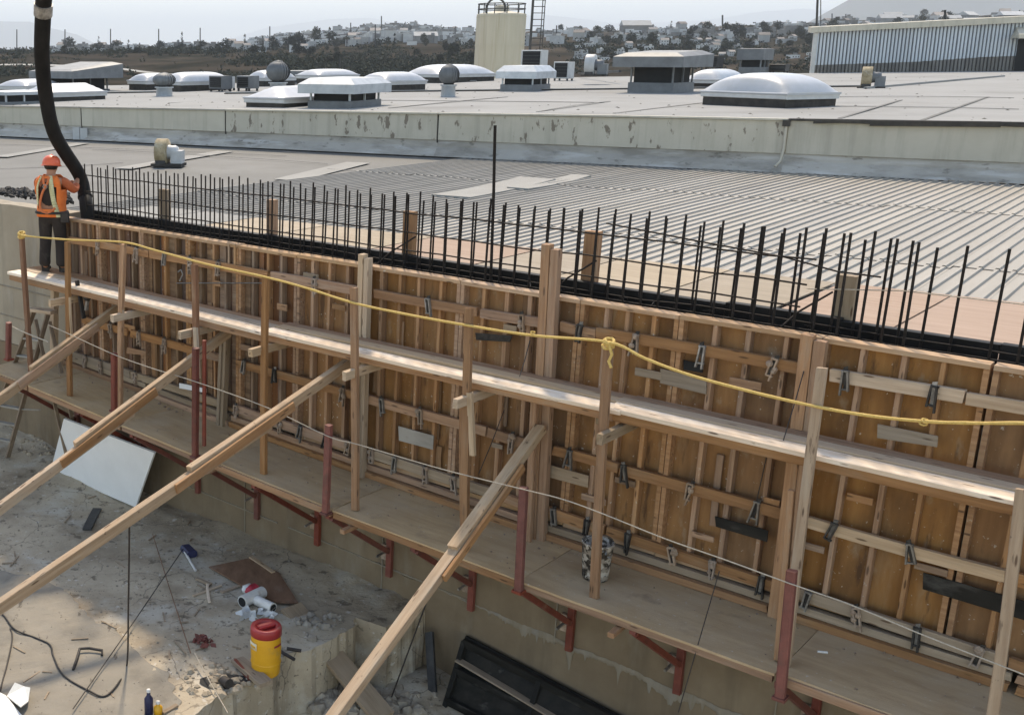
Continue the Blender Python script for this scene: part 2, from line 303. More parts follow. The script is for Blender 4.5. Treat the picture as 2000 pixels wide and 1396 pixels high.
def ground_mat():
    m = mat('pit_floor', (0.31, 0.25, 0.175), (0.45, 0.375, 0.275), 0.95, (0.9, 0.9, 0.9), 0.35, 0.0,
            [((0.15, 0.105, 0.065), 0.47, 0.66, 0.75, 0.8), ((0.46, 0.42, 0.35), 0.54, 0.68, 1.3, 0.8), ((0.11, 0.085, 0.06), 0.59, 0.66, 6.0, 0.75), ((0.52, 0.48, 0.42), 0.62, 0.67, 11, 0.6), ((0.09, 0.07, 0.05), 0.62, 0.66, 19, 0.7)], fine=26, detail=9)
    nt = m.node_tree
    N, L = nt.nodes, nt.links
    b = N['Principled BSDF']
    old = b.inputs['Base Color'].links[0].from_socket
    tc = N.new('ShaderNodeTexCoord')
    wv = N.new('ShaderNodeTexNoise')
    wv.inputs['Scale'].default_value = 2.2
    wv.inputs['Detail'].default_value = 4
    L.new(tc.outputs['Object'], wv.inputs['Vector'])
    va = N.new('ShaderNodeVectorMath')
    va.operation = 'MULTIPLY_ADD'
    va.inputs[1].default_value = (0.5, 0.5, 0.5)
    L.new(wv.outputs['Color'], va.inputs[0])
    L.new(tc.outputs['Object'], va.inputs[2])
    vo = N.new('ShaderNodeTexVoronoi')
    vo.feature = 'DISTANCE_TO_EDGE'
    vo.inputs['Scale'].default_value = 1.1
    L.new(va.outputs[0], vo.inputs['Vector'])
    mr = N.new('ShaderNodeMapRange')
    mr.inputs[1].default_value = 0.0
    mr.inputs[2].default_value = 0.012
    mr.inputs[3].default_value = 0.75
    mr.inputs[4].default_value = 0.0
    L.new(vo.outputs['Distance'], mr.inputs[0])
    mk = N.new('ShaderNodeTexNoise')
    mk.inputs['Scale'].default_value = 0.9
    L.new(tc.outputs['Object'], mk.inputs['Vector'])
    mk2 = N.new('ShaderNodeMapRange')
    mk2.inputs[1].default_value = 0.45
    mk2.inputs[2].default_value = 0.6
    L.new(mk.outputs[0], mk2.inputs[0])
    mu = N.new('ShaderNodeMath')
    mu.operation = 'MULTIPLY'
    L.new(mr.outputs[0], mu.inputs[0])
    L.new(mk2.outputs[0], mu.inputs[1])
    mx = N.new('ShaderNodeMix')
    mx.data_type = 'RGBA'
    L.new(mu.outputs[0], mx.inputs[0])
    L.new(old, mx.inputs[6])
    mx.inputs[7].default_value = (0.06, 0.05, 0.04, 1)
    L.new(mx.outputs[2], b.inputs['Base Color'])
    return m
M['ground'] = ground_mat()
M['sunlit_tone'] = mat('sunlit_floor_tone', (0.21, 0.185, 0.148), (0.27, 0.24, 0.193), 0.95, (1.6, 1.6, 1.6), 0.2, 0.0, [((0.16, 0.142, 0.115), 0.52, 0.7, 2.2, 0.8), ((0.085, 0.07, 0.055), 0.63, 0.67, (7, 2.5, 5), 0.8)], fine=30)  # floor where the sun falls, the lit tone put into its colour

# ------------------------------------------------------------------ mesh helpers
WM = {}
class MB:
    def __init__(s):
        s.v, s.f, s.sm = [], [], []
    def add(s, vs, fs, smooth=False):
        k = len(s.v)
        s.v += [Vector(v) for v in vs]
        s.f += [[i + k for i in f] for f in fs]
        s.sm += [smooth] * len(fs)
    def box(s, a, b, X=None):
        (x0, y0, z0), (x1, y1, z1) = a, b
        vs = [Vector(p) for p in ((x0, y0, z0), (x1, y0, z0), (x1, y1, z0), (x0, y1, z0), (x0, y0, z1), (x1, y0, z1), (x1, y1, z1), (x0, y1, z1))]
        if X: vs = [X @ v for v in vs]
        s.add(vs, [(3, 2, 1, 0), (4, 5, 6, 7), (0, 1, 5, 4), (1, 2, 6, 5), (2, 3, 7, 6), (3, 0, 4, 7)])
    def cbox(s, a, b, c=0.01, X=None):       # chamfered box, long along x
        (x0, y0, z0), (x1, y1, z1) = a, b
        sec = [(y0 + c, z0), (y1 - c, z0), (y1, z0 + c), (y1, z1 - c), (y1 - c, z1), (y0 + c, z1), (y0, z1 - c), (y0, z0 + c)]
        vs = [Vector((x, y, z)) for x in (x0, x1) for y, z in sec]
        if X: vs = [X @ v for v in vs]
        s.add(vs, [(i, i + 8, (i + 1) % 8 + 8, (i + 1) % 8) for i in range(8)] + [tuple(range(8)), tuple(range(15, 7, -1))])
    def beam(s, L, w, h, c=0.004, seg=1, bow=0.0, tw=0.0, ends=0.0, rr=None):     # along +x from 0, centred on y, z
        rr = rr or rnd
        vs, fs = [], []
        w2, h2 = w / 2, h / 2
        by, bz = rr.uniform(-bow, bow), rr.uniform(-bow, bow)
        t = rr.uniform(-tw, tw)
        for k in range(seg + 1):
            u = k / seg
            ox, a = 4 * u * (1 - u), t * (u - 0.5)
            ca, sa = math.cos(a), math.sin(a)
            for y, z in ((-w2 + c, -h2), (w2 - c, -h2), (w2, -h2 + c), (w2, h2 - c), (w2 - c, h2), (-w2 + c, h2), (-w2, h2 - c), (-w2, -h2 + c)):
                e = rr.uniform(-ends, ends) if k in (0, seg) else 0
                vs.append((u * L + e, y * ca - z * sa + by * ox, y * sa + z * ca + bz * ox))
        for k in range(seg):
            for i in range(8):
                j = (i + 1) % 8
                fs.append((k * 8 + i, k * 8 + j, k * 8 + 8 + j, k * 8 + 8 + i)[::-1])
        fs.append(tuple(range(8)))
        fs.append(tuple(range(seg * 8 + 7, seg * 8 - 1, -1)))
        s.add(vs, fs)
    def tube(s, pts, r, n=8, cap=True, smooth=True):
        pts = [Vector(p) for p in pts]
        vs, fs = [], []
        ref = None
        for i, p in enumerate(pts):
            d = (pts[min(i + 1, len(pts) - 1)] - pts[max(i - 1, 0)]).normalized()
            if ref is None: ref = d.orthogonal().normalized()
            ref = (ref - d * ref.dot(d)).normalized()
            b = d.cross(ref)
            rr = r[i] if isinstance(r, (list, tuple)) else r
            for k in range(n):
                a = 2 * math.pi * k / n
                vs.append(p + (ref * math.cos(a) + b * math.sin(a)) * rr)
        for i in range(len(pts) - 1):
            for k in range(n):
                j = (k + 1) % n
                fs.append((i * n + k, i * n + j, i * n + n + j, i * n + n + k))
        s.add(vs, fs, smooth)
        if cap:
            m = (len(pts) - 1) * n
            s.add([vs[k] for k in range(n)] + vs[m:m + n], [tuple(range(n - 1, -1, -1)), tuple(range(n, 2 * n))])
    def lathe(s, prof, n=24, X=None, smooth=True, a0=0.0, a1=2 * math.pi):
        full = abs(a1 - a0 - 2 * math.pi) < 1e-6
        c = n if full else n + 1
        vs = []
        for r, z in prof:
            for k in range(c):
                a = a0 + (a1 - a0) * k / n
                v = Vector((r * math.cos(a), r * math.sin(a), z))
                vs.append(X @ v if X else v)
        fs = []
        for i in range(len(prof) - 1):
            for k in range(n):
                j = (k + 1) % c
                fs.append((i * c + k, i * c + j, i * c + c + j, i * c + c + k))
        s.add(vs, fs, smooth)
    def prism(s, poly, z0, z1, X=None):      # polygon in xy, counter-clockwise
        n = len(poly)
        vs = [Vector((x, y, z)) for z in (z0, z1) for x, y in poly]
        if X: vs = [X @ v for v in vs]
        s.add(vs, [tuple(range(n - 1, -1, -1)), tuple(range(n, 2 * n))] + [(i, (i + 1) % n, (i + 1) % n + n, i + n) for i in range(n)])
    def quad(s, a, b, c, d): s.add([a, b, c, d], [(0, 1, 2, 3)])
    def build(s, name, m, parent=None, X=None, label=None, cat=None, group=None, kind=None):
        me = bpy.data.meshes.new(name)
        me.from_pydata(s.v, [], s.f)
        me.polygons.foreach_set('use_smooth', s.sm)
        me.materials.append(M[m] if isinstance(m, str) else m)
        me.update()
        return link(name, me, parent, X, label, cat, group, kind)
def link(name, me, parent=None, X=None, label=None, cat=None, group=None, kind=None):
    o = bpy.data.objects.new(name, me)
    X = X or Matrix()
    C.objects.link(o)
    if parent:
        o.parent = parent
        o.matrix_basis = WM[parent.name].inverted() @ X
    else:
        o.matrix_basis = X
    WM[o.name] = X
    tag(o, label, cat, group, kind)
    return o
def tag(o, label=None, cat=None, group=None, kind=None):
    if label: o['label'] = label
    if cat: o['category'] = cat
    if group: o['group'] = group
    if kind: o['kind'] = kind
def thing(name, loc, label, cat, group=None, rot=None):
    X = Matrix.Translation(Vector(loc)) @ (rot if rot else Matrix())
    return link(name, None, None, X, label, cat, group)
def along(A, B, up=UP):          # frame at A with x towards B, z near up
    A, B = Vector(A), Vector(B)
    x = (B - A).normalized()
    y = up.cross(x)
    if y.length < 1e-4: y = NV.cross(x)
    y.normalize()
    z = x.cross(y)
    return Matrix((x, y, z)).transposed().to_4x4(), (B - A).length
def bar(name, A, B, w, h, m, parent=None, up=UP, label=None, cat=None, group=None, seg=4, bow=0.006, tw=0.03, ends=0.004, c=0.004):
    Rm, L = along(A, B, up)
    b = MB()
    b.beam(L, w, h, c, seg, bow, tw, ends)
    return b.build(name, m, parent, Matrix.Translation(Vector(A)) @ Rm, label, cat, group)
def wbox(name, s0, s1, n0, n1, z0, z1, m, parent=None, **k):    # box in the wall frame
    c = P((s0 + s1) / 2, (n0 + n1) / 2, (z0 + z1) / 2)
    b = MB()
    hs, hn, hz = (s1 - s0) / 2, (n1 - n0) / 2, (z1 - z0) / 2
    b.cbox((-hs, -hn, -hz), (hs, hn, hz), min(0.003, hn * .4, hz * .4))
    return b.build(name, m, parent, Matrix.Translation(c) @ RW, **k)
def vpost(name, s0, z0, s1, z1, n0, n1, w, t, m, parent=None, **k):   # post from (s0,n0,z0) bottom to (s1,n1,z1) top; w along the wall, t off it
    return bar(name, P(s0, n0, z0), P(s1, n1, z1), t, w, m, parent, up=DV, **k)
def smooth_path(pts, k=8):
    pts = [Vector(p) for p in pts]
    out = []
    for i in range(len(pts) - 1):
        a, b, c, d = pts[max(i - 1, 0)], pts[i], pts[i + 1], pts[min(i + 2, len(pts) - 1)]
        for j in range(k):
            t = j / k
            out.append(0.5 * ((2 * b) + (c - a) * t + (2 * a - 5 * b + 4 * c - d) * t * t + (3 * b - a - 3 * c + d) * t ** 3))
    return out + [pts[-1]]

# ================================================================== SETTING: ground, pit, concrete wall
FZ, PZ = -6.4, -7.35             # floor slab top, pit floor
def nz(x, y, z=0.0): return noise.fractal(Vector((x, y, z)), 0.9, 2.0, 6)
b = MB()                          # earth far around, under everything
b.quad((-400, -60, -9.5), (600, -60, -9.5), (600, 140, -9.5), (-400, 140, -9.5))
b.build('ground', 'ground', kind='structure')
# floor slab: grid in s, n with a broken edge at s = 6
def floor_h(s, n):
    h = FZ + 0.035 * nz(s * .7, n * .7) + 0.012 * nz(s * 4, n * 4, 3)
    if s < 1.0: h += 0.22 * min(1, (1.0 - s) / 2.5) * max(0, 1 - n / 2.5)
    h += 0.05 * max(0, 1 - n / 0.35) * (0.7 + 0.5 * nz(s * 3, n * 3))
    return h
b = MB()
ns, nn = 170, 110
vs, fs = [], []
for i in range(ns + 1):
    for j in range(nn + 1):
        n = -0.2 + 12.2 * (j / nn) ** 1.5
        s_end = 6.02 + 0.16 * nz(n * 1.3, 2) + 0.05 * nz(n * 6, 5) + (0.35 if n < 0.55 else 0)
        s = lerp(-10, s_end, (i / ns) ** 0.8)
        vs.append(P(s, n, floor_h(s, n)))
k = nn + 1
for i in range(ns):
    for j in range(nn):
        fs.append((i * k + j, i * k + k + j, i * k + k + j + 1, i * k + j + 1)[::-1])
b.add(vs, fs, True)
top = vs[ns * k:]
edge = []
for q, v in enumerate(top):       # vertical broken face down to the pit
    for t in (0.0, 0.33, 0.66, 1.0):
        w = v.copy()
        w.z = lerp(v.z, PZ - 0.2, t)
        w += DV * (0.03 * nz(q * .14, t * 3) * (1 if t > 0 else 0) + 0.05 * t)
        edge.append(w)
b.add(edge, [(q * 4 + t, q * 4 + t + 1, q * 4 + 5 + t, q * 4 + 4 + t) for q in range(nn) for t in range(3)], False)
b.build('floor_slab', 'ground', kind='structure')
b = MB()
vs, fs = [], []
for i in range(61):
    for j in range(61):
        s, n = lerp(5.5, 22, i / 60), lerp(-0.2, 14, j / 60)
        vs.append(P(s, n, PZ + 0.06 * nz(s, n) + 0.25 * max(0, 1 - n / 1.2) * max(0, 1 - abs(s - 6.6) / 1.2)))
for i in range(60):
    for j in range(60):
        fs.append((i * 61 + j, i * 61 + j + 1, i * 61 + 62 + j, i * 61 + 61 + j))
b.add(vs, fs, True)
b.build('pit_floor', 'ground', kind='structure')
# painted sunlit tone, a sheet lying on the slab (outlines measured on the floor)
def patch(name, pts, seed, dz=0.006):
    poly = [onz(x, y, FZ) for x, y in pts]
    out = []
    for a, c in zip(poly, poly[1:] + poly[:1]):
        n = max(2, int((c - a).length / 0.07))
        for q in range(n):
            p = a.lerp(c, q / n)
            out.append(p + Vector((nz(p.x * 5, p.y * 5, seed), nz(p.x * 5, p.y * 5, seed + 9), 0)) * 0.07)
    bb = MB()
    bm_v = []
    for p in out:
        s, n = (p - P0).dot(DV), (p - P0).dot(NV)
        bm_v.append(P(s, n, floor_h(s, n) + dz))
    return bm_v
import bmesh
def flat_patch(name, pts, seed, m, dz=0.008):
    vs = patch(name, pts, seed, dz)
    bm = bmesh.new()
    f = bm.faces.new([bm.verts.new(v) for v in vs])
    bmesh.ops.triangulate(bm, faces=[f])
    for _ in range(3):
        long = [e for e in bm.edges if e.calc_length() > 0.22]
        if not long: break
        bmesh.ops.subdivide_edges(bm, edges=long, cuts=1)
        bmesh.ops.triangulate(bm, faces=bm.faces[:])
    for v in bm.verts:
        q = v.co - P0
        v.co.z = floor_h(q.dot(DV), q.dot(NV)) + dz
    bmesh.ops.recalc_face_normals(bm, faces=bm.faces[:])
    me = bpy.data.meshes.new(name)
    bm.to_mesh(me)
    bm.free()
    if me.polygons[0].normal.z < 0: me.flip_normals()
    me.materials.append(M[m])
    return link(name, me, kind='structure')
flat_patch('sunlit_patch', [(-90, 1085), (0, 1118), (60, 1126), (118, 1142), (150, 1172), (172, 1203), (190, 1216), (222, 1226), (248, 1250), (258, 1268), (290, 1292), (326, 1314), (342, 1345), (350, 1385), (340, 1440), (-90, 1500)], 1, 'sunlit_tone')
# cast concrete wall: old pour left of the form, and the lower lift below it
cw = thing('concrete_wall', P(0, -0.2, FZ), 'long cast concrete retaining wall below and left of the timber formwork', 'wall')
def wallpiece(name, s0, s1, z0, zt, m='conc'):
    b = MB()
    n = int((s1 - s0) / 0.25)
    vs, fs = [], []
    rows = 14
    for i in range(n + 1):
        s = lerp(s0, s1, i / n)
        t = zt(s)
        for j in range(rows + 1):
            z = lerp(z0, t, j / rows)
            vs.append(P(s, -0.14 + 0.008 * nz(s * 1.5, z * 1.5), z))
        vs.append(P(s, -0.40, t + 0.01))
        vs.append(P(s, -0.40, z0))
    k = rows + 3
    for i in range(n):
        for j in range(k - 1):
            fs.append((i * k + j, i * k + k + j, i * k + k + j + 1, i * k + j + 1))
    fs.append(tuple(range(k))[::-1])
    fs.append(tuple(n * k + q for q in range(k)))
    b.add(vs, fs, False)
    return b.build(name, m, cw)
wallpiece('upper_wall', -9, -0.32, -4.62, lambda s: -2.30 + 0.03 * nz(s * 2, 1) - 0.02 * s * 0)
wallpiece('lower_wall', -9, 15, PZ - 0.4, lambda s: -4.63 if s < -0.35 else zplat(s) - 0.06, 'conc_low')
# paler streaked laitance band on the lower wall, right half (thin skin of spilled grout)
bb = MB()
vs = []
ng_ = 420
for i in range(ng_ + 1):
    s = 4.9 + 7.6 * i / ng_
    t = -6.03 - (s - 5) * 0.03 + 0.03 * nz(s * 2.2, 2) + .012 * nz(s * 14, 3)
    env = min(1, max(.0, (s - 6.6) / 1.5))
    ln = env * (.05 + .10 * abs(nz(s * 1.1, 8)) + .34 * max(0, nz(s * 9, 5)) ** 1.6 + .5 * max(0, nz(s * 21, 6) - .15) ** 2)
    vs += [(s - 7, -.001, t), (s - 7, -.010, t - ln * .35), (s - 7, -.007, t - ln * .8), (s - 7, .002, t - ln)]
bb.add(vs, [(i * 4 + k_, i * 4 + k_ + 1, i * 4 + 5 + k_, i * 4 + 4 + k_) for i in range(ng_) for k_ in range(3)], True)
bb.build('grout_run', 'conc_pale', cw, Matrix.Translation(P(7, -0.136, 0)) @ RW, kind='stuff')
for s, zt_, zb in ((1.1, -5.1, -6.3), (3.4, -5.2, -6.35), (5.75, -5.3, -6.7), (8.1, -5.4, -6.2), (10.4, -5.5, -6.6)):   # form joints
    wbox('joint_fin', s - .006, s + .006, -0.142, -0.126, zb, zt_, 'conc_pale', cw)
for s0, s1, z0, z1 in ((2.0, 4.0, -5.98, -6.02), (4.2, 7.0, -6.02, -6.08), (-7, -0.6, -3.65, -3.66), (-6, -1.3, -4.15, -4.16)):
    bar('joint_fin', P(s0, -0.135, z0), P(s1, -0.135, z1), 0.016, 0.02, 'conc_pale', cw)

# ================================================================== FORMWORK: near panels
SEAM = [-0.32, 0.55, 1.5, 2.45, 3.40, 4.40, 5.42, 6.75, 8.15, 9.15, 10.40, 11.65, 12.9, 14.1]
ZT = -2.335
desc = ['leftmost narrow', 'reddish brown', 'densely boarded', 'dark dense', 'dark stained', 'brown', 'broad brown', 'broad tan', 'short stained', 'tan brown', 'wide ochre', 'yellowish', 'far right']
where = ['beside the worker in the orange vest', 'second from the worker', 'behind the third guard post', 'behind the fourth guard post', 'behind the fifth guard post from the left', 'left of the tall timber by the sixth guard post', 'right of the timber by the sixth guard post', 'left of the tallest timber', 'right of the tallest timber', 'left of the big double timber at right', 'right of the big double timber', 'at the right edge of the photo', 'beyond the right edge']
for i in range(13):
    s0, s1 = SEAM[i] + 0.004, SEAM[i + 1] - (0.004 if i != 10 else 0.02)
    zb = zplat((s0 + s1) / 2) + 0.17
    dz = rnd.uniform(-.006, .006)
    zt = ZT + dz
    pn = thing('formwork_panel', P((s0 + s1) / 2, -0.06, zb), desc[i] + ' plywood formwork panel ' + where[i], 'formwork panel', 'plywood formwork panels of the near face')
    old = i < 5
    cuts = [s0 + (s1 - s0) * t for t in ((0, .5, 1) if (s1 - s0) > 1.1 and i != 10 else (0, 1))]
    for a, c in zip(cuts, cuts[1:]):
        wbox('plywood_face', a + .001, c - .001, -0.125, -0.107, zb + .01, zt - 0.03, 'ply_old' if old else 'ply', pn)
    wbox('top_rail', s0, s1, -0.128, 0.012, zt - 0.042, zt, 'rail', pn)
    wbox('bottom_rail', s0, s1, -0.106, -0.004, zb, zb + 0.05, 'rail', pn)
    for q, (a, c) in enumerate(((s0, s0 + .042), (s1 - .042, s1))):
        wbox('side_rail', a, c, -0.106, 0.002, zb + .052, zt - .044, 'rib', pn)
    nr = 3 if (s1 - s0) < 1.3 else 4
    for q in range(1, nr + 1):
        s = lerp(s0, s1, q / (nr + 1)) + rnd.uniform(-.02, .02)
        ln = rnd.uniform(-.012, .012)
        vpost('rib', s + ln, zb + .052, s - ln, zt - .044, -0.056, -0.056, 0.040 + rnd.uniform(-.006, .008), 0.096, 'rib_old' if old and q != 2 else 'rib', pn, seg=2, bow=.004)
    if old:                       # left panels: extra wide boards between the ribs
        for q in range(nr + 1):
            s = lerp(s0, s1, (q + rnd.uniform(.3, .7)) / (nr + 1))
            w = rnd.uniform(.06, .11)
            wbox('backing_board', s - w / 2, s + w / 2, -0.1065, -0.082 + rnd.uniform(-.01, .012), zb + .052, zt - .044, 'rib_old' if rnd.random() < .45 else 'ply_old', pn)
    for q in range(rnd.choice((2, 3, 4)) if i < 12 else 0):       # short offcuts nailed between the ribs
        s = rnd.uniform(s0 + .12, s1 - .12)
        z = rnd.uniform(zb + .15, zt - .15)
        if rnd.random() < .5:
            w = rnd.uniform(.10, .30)
            wbox('offcut_cleat', s - w / 2, s + w / 2, .001 + .004 * rnd.random(), .022, z, z + rnd.uniform(.05, .09), rnd.choice(('wood', 'rib', 'wood_grey', 'rib_old')), pn)
        else:
            h_ = rnd.uniform(.25, .8)
            vpost('offcut_cleat', s, max(zb + .06, z - h_ / 2), s + rnd.uniform(-.012, .012), min(zt - .05, z + h_ / 2), -.07, -.07, rnd.uniform(.05, .09), .022, rnd.choice(('rib', 'rib_old', 'wood')), pn, seg=2)
# far face of the form: dark film-faced boards, top edge showing above the gap
FS = [-0.2, 1.0, 2.2, 3.4, 4.6, 5.8, 7.0, 8.2, 9.4, 10.4, 11.6, 12.8, 14.1]
names = ['left end', 'second from the left', 'third from the left', 'fourth from the left', 'fifth from the left', 'sixth from the left', 'middle', 'eighth from the left', 'ninth from the left', 'third from the right', 'second from the right', 'right end']
for i in range(12):
    s0, s1 = FS[i] + .003, FS[i + 1] - .003
    pn = thing('formwork_panel', P((s0 + s1) / 2, -.43, -4.7), 'black back formwork panel behind the rebar, ' + names[i] + ' of its row', 'formwork panel', 'black panels of the back face')
    zt = -2.24 + rnd.uniform(-.012, .012)
    wbox('plywood_face', s0, s1, -0.42, -0.40, -4.7, zt, 'black_form', pn)
    wbox('top_rail', s0, s1, -0.51, -0.421, zt - .06, zt - .003, 'black_form', pn)
# concrete already in the gap
b = MB()
b.box((-0.3, -0.398, -4.7), (14.0, -0.128, -2.95), Matrix.Translation(P0) @ Matrix((DV, NV, UP)).transposed().to_4x4())
bmc = b.build('fresh_concrete', 'conc', kind='structure')

# ------------------------------------------------------------------ rebar cage
cage = thing('rebar_cage', P(6, -.26, -2.95), 'long cage of blackened rebar standing up out of the formwork', 'rebar')
def rod(name, pts, r, parent=None, n=6, m='rebar', **k):
    o = pts[0]
    bb = MB()
    bb.tube([Vector(p) - Vector(o) for p in pts], r, n)
    return bb.build(name, m, parent, Matrix.Translation(Vector(o)), **k)
s = 0.05
k = 0
while s < 13.6:
    for row, n in enumerate((-0.185, -0.345)):
        ss = s + rnd.uniform(-.008, .008) + (0.088 if row else 0)
        zt = -1.54 + 0.010 * ss + rnd.uniform(-.035, .03) - (0.06 if row else 0)
        if ss > 10.9 and rnd.random() < .4: continue
        tilt = rnd.uniform(-.012, .012) + 0.012
        r = 0.0105 if ss < 9.5 else 0.012
        rod('vertical_bar', [P(ss, n, -3.0), P(ss + tilt * .5, n + rnd.uniform(-.006, .006), -2.3), P(ss + tilt, n + rnd.uniform(-.02, .02), zt)], r, cage)
    s += 0.176 if s < 10.9 else 0.20
def wav(s0, s1, n, z, amp=.012):
    return [P(s0 + (s1 - s0) * t / 24, n + rnd.uniform(-.004, .004), z + amp * nz(t * .6, z * 9) * 2) for t in range(25)]
for n, z, s1 in ((-0.205, -1.70, 10.2), (-0.205, -1.93, 10.15), (-0.205, -2.13, 10.12), (-0.325, -2.30, 13.8), (-0.205, -2.335, 13.8)):
    rod('horizontal_bar', wav(0.0, s1, n, z), 0.0085, cage)
rod('horizontal_bar', [P(8.2, -.3, -1.6), P(9.2, -.3, -1.68), P(9.9, -.31, -1.73), P(10.35, -.3, -1.80), P(10.7, -.28, -1.80)], 0.008, cage)
rod('tie_wire', [P(10.15, -.22, -1.97), P(10.9, -.22, -1.88), P(11.6, -.22, -1.87), P(12.8, -.22, -1.86)], 0.005, cage, m='rope_w')
for q in range(9):               # stirrup ends and tie wires poking out by the top rail
    s = rnd.uniform(6.5, 13)
    rod('tie_wire', [P(s, -.2, -2.3), P(s + .03, -.12, -2.27), P(s + rnd.uniform(-.1, .1), -.03, -2.28 + rnd.uniform(-.03, .03))], 0.004, cage, n=4)
a, c = W(967, 245, -.2), W(962, 540, -.2)
rod('rebar', [P(c[0], -.2, -2.95), P(lerp(c[0], a[0], .6), -.2, -1.4), P(a[0], -.2, a[1])], 0.016, label='single much taller rebar rising far above the cage beside it', cat='rebar')
# strongback tops of the back face
fpl = ['first', 'second', 'third', 'fourth', 'fifth']
for q, (x, yt, wd_) in enumerate(((320, 370, .16), (530, 390, .13), (800, 413, .15), (1158, 452, .16), (1655, 538, .17))):
    s, z = W(x, yt, -.55)
    r_ = bar('timber_post', P(s, -.57, -4.4), P(s, -.57, z), .09, wd_, 'wood_grey' if q in (0, 4) else 'wood', up=DV, label=fpl[q] + ' timber post end from the left standing up behind the rebar', cat='post', group='post ends behind the rebar')
for q, s in enumerate((5.8, 8.05, 10.3)):
    rod('tie_rod', [P(s - .02, -.50, -2.02), P(s - .22, -.3, -2.2), P(s - .3, -.15, -2.33)], .010, label=['left', 'middle', 'right'][q] + ' slanting tie rod at the foot of a post end behind the rebar', cat='rod', n=5)

# ------------------------------------------------------------------ walers with their wedge clamps
def zrow(r, s):
    if r == 0: return -2.655 + 0.003 * s
    if r == 1: return lerp(-3.85, -4.00, (s - 1.3) / 10.7)
    return lerp(-4.44, -4.72, s / 12.2)
segs = [[(-0.1, 1.70), (1.72, 3.95), (4.02, 5.38), (5.62, 7.0), (7.05, 7.80), (7.98, 8.36), (8.37, 10.30), (10.50, 11.5), (11.52, 14.05)],
        [(0.15, 1.2), (1.28, 2.60), (2.66, 3.16), (3.42, 5.38), (5.56, 7.2), (7.22, 7.85), (8.0, 8.72), (8.74, 10.30), (10.50, 11.98), (12.0, 14.05)],
        [(-0.1, 1.25), (1.27, 3.15), (3.36, 5.42), (5.66, 7.35), (7.37, 7.9), (8.0, 8.62), (8.66, 10.3), (10.52, 12.1), (12.12, 14.05)]]
clamps = [[(190, 478, 1), (265, 487, 1), (320, 505, 0), (370, 525, 1), (425, 540, 1), (613, 550, 1), (835, 600, 0), (1018, 635, 1), (1130, 652, 2), (1240, 668, 1), (1368, 706, 0), (1507, 728, 1), (1648, 752, 0), (1820, 780, 2)],
          [(215, 640, 1), (270, 655, 1), (320, 668, 1), (475, 718, 0), (535, 733, 2), (668, 770, 1), (745, 790, 0), (820, 815, 1), (998, 866, 1), (1110, 900, 0), (1217, 928, 2), (1345, 963, 1), (1475, 1000, 0), (1623, 1046, 2), (1775, 1088, 0)],
          [(165, 705, 1), (195, 714, 1), (262, 735, 1), (430, 788, 2), (460, 800, 1), (545, 828, 1), (585, 842, 0), (635, 858, 2), (680, 872, 1), (725, 885, 1), (770, 898, 0), (830, 918, 1), (885, 940, 1), (1080, 1008, 0), (1145, 1028, 2), (1225, 1055, 2), (1310, 1085, 1), (1390, 1110, 1), (1485, 1145, 2), (1575, 1170, 0), (1672, 1205, 1), (1790, 1240, 2), (1910, 1285, 1)]]
rown = ['upper', 'middle', 'lower']
ord_ = ['first', 'second', 'third', 'fourth', 'fifth', 'sixth', 'seventh', 'eighth', 'ninth', 'tenth', 'eleventh', 'twelfth', 'thirteenth']
look = [['concrete dusted', 'plain', 'short', 'rough ended', 'stubby', 'very short', 'reddish brown long', 'pale yellowish', 'pale end'],
        ['dusty', 'curl ended', 'tiny', 'knotty', 'long', 'short', 'split', 'ochre', 'yellow', 'dark'],
        ['dusty', 'grey', 'cracked', 'long grey', 'curl ended short', 'small', 'knotty', 'bleached', 'far']]
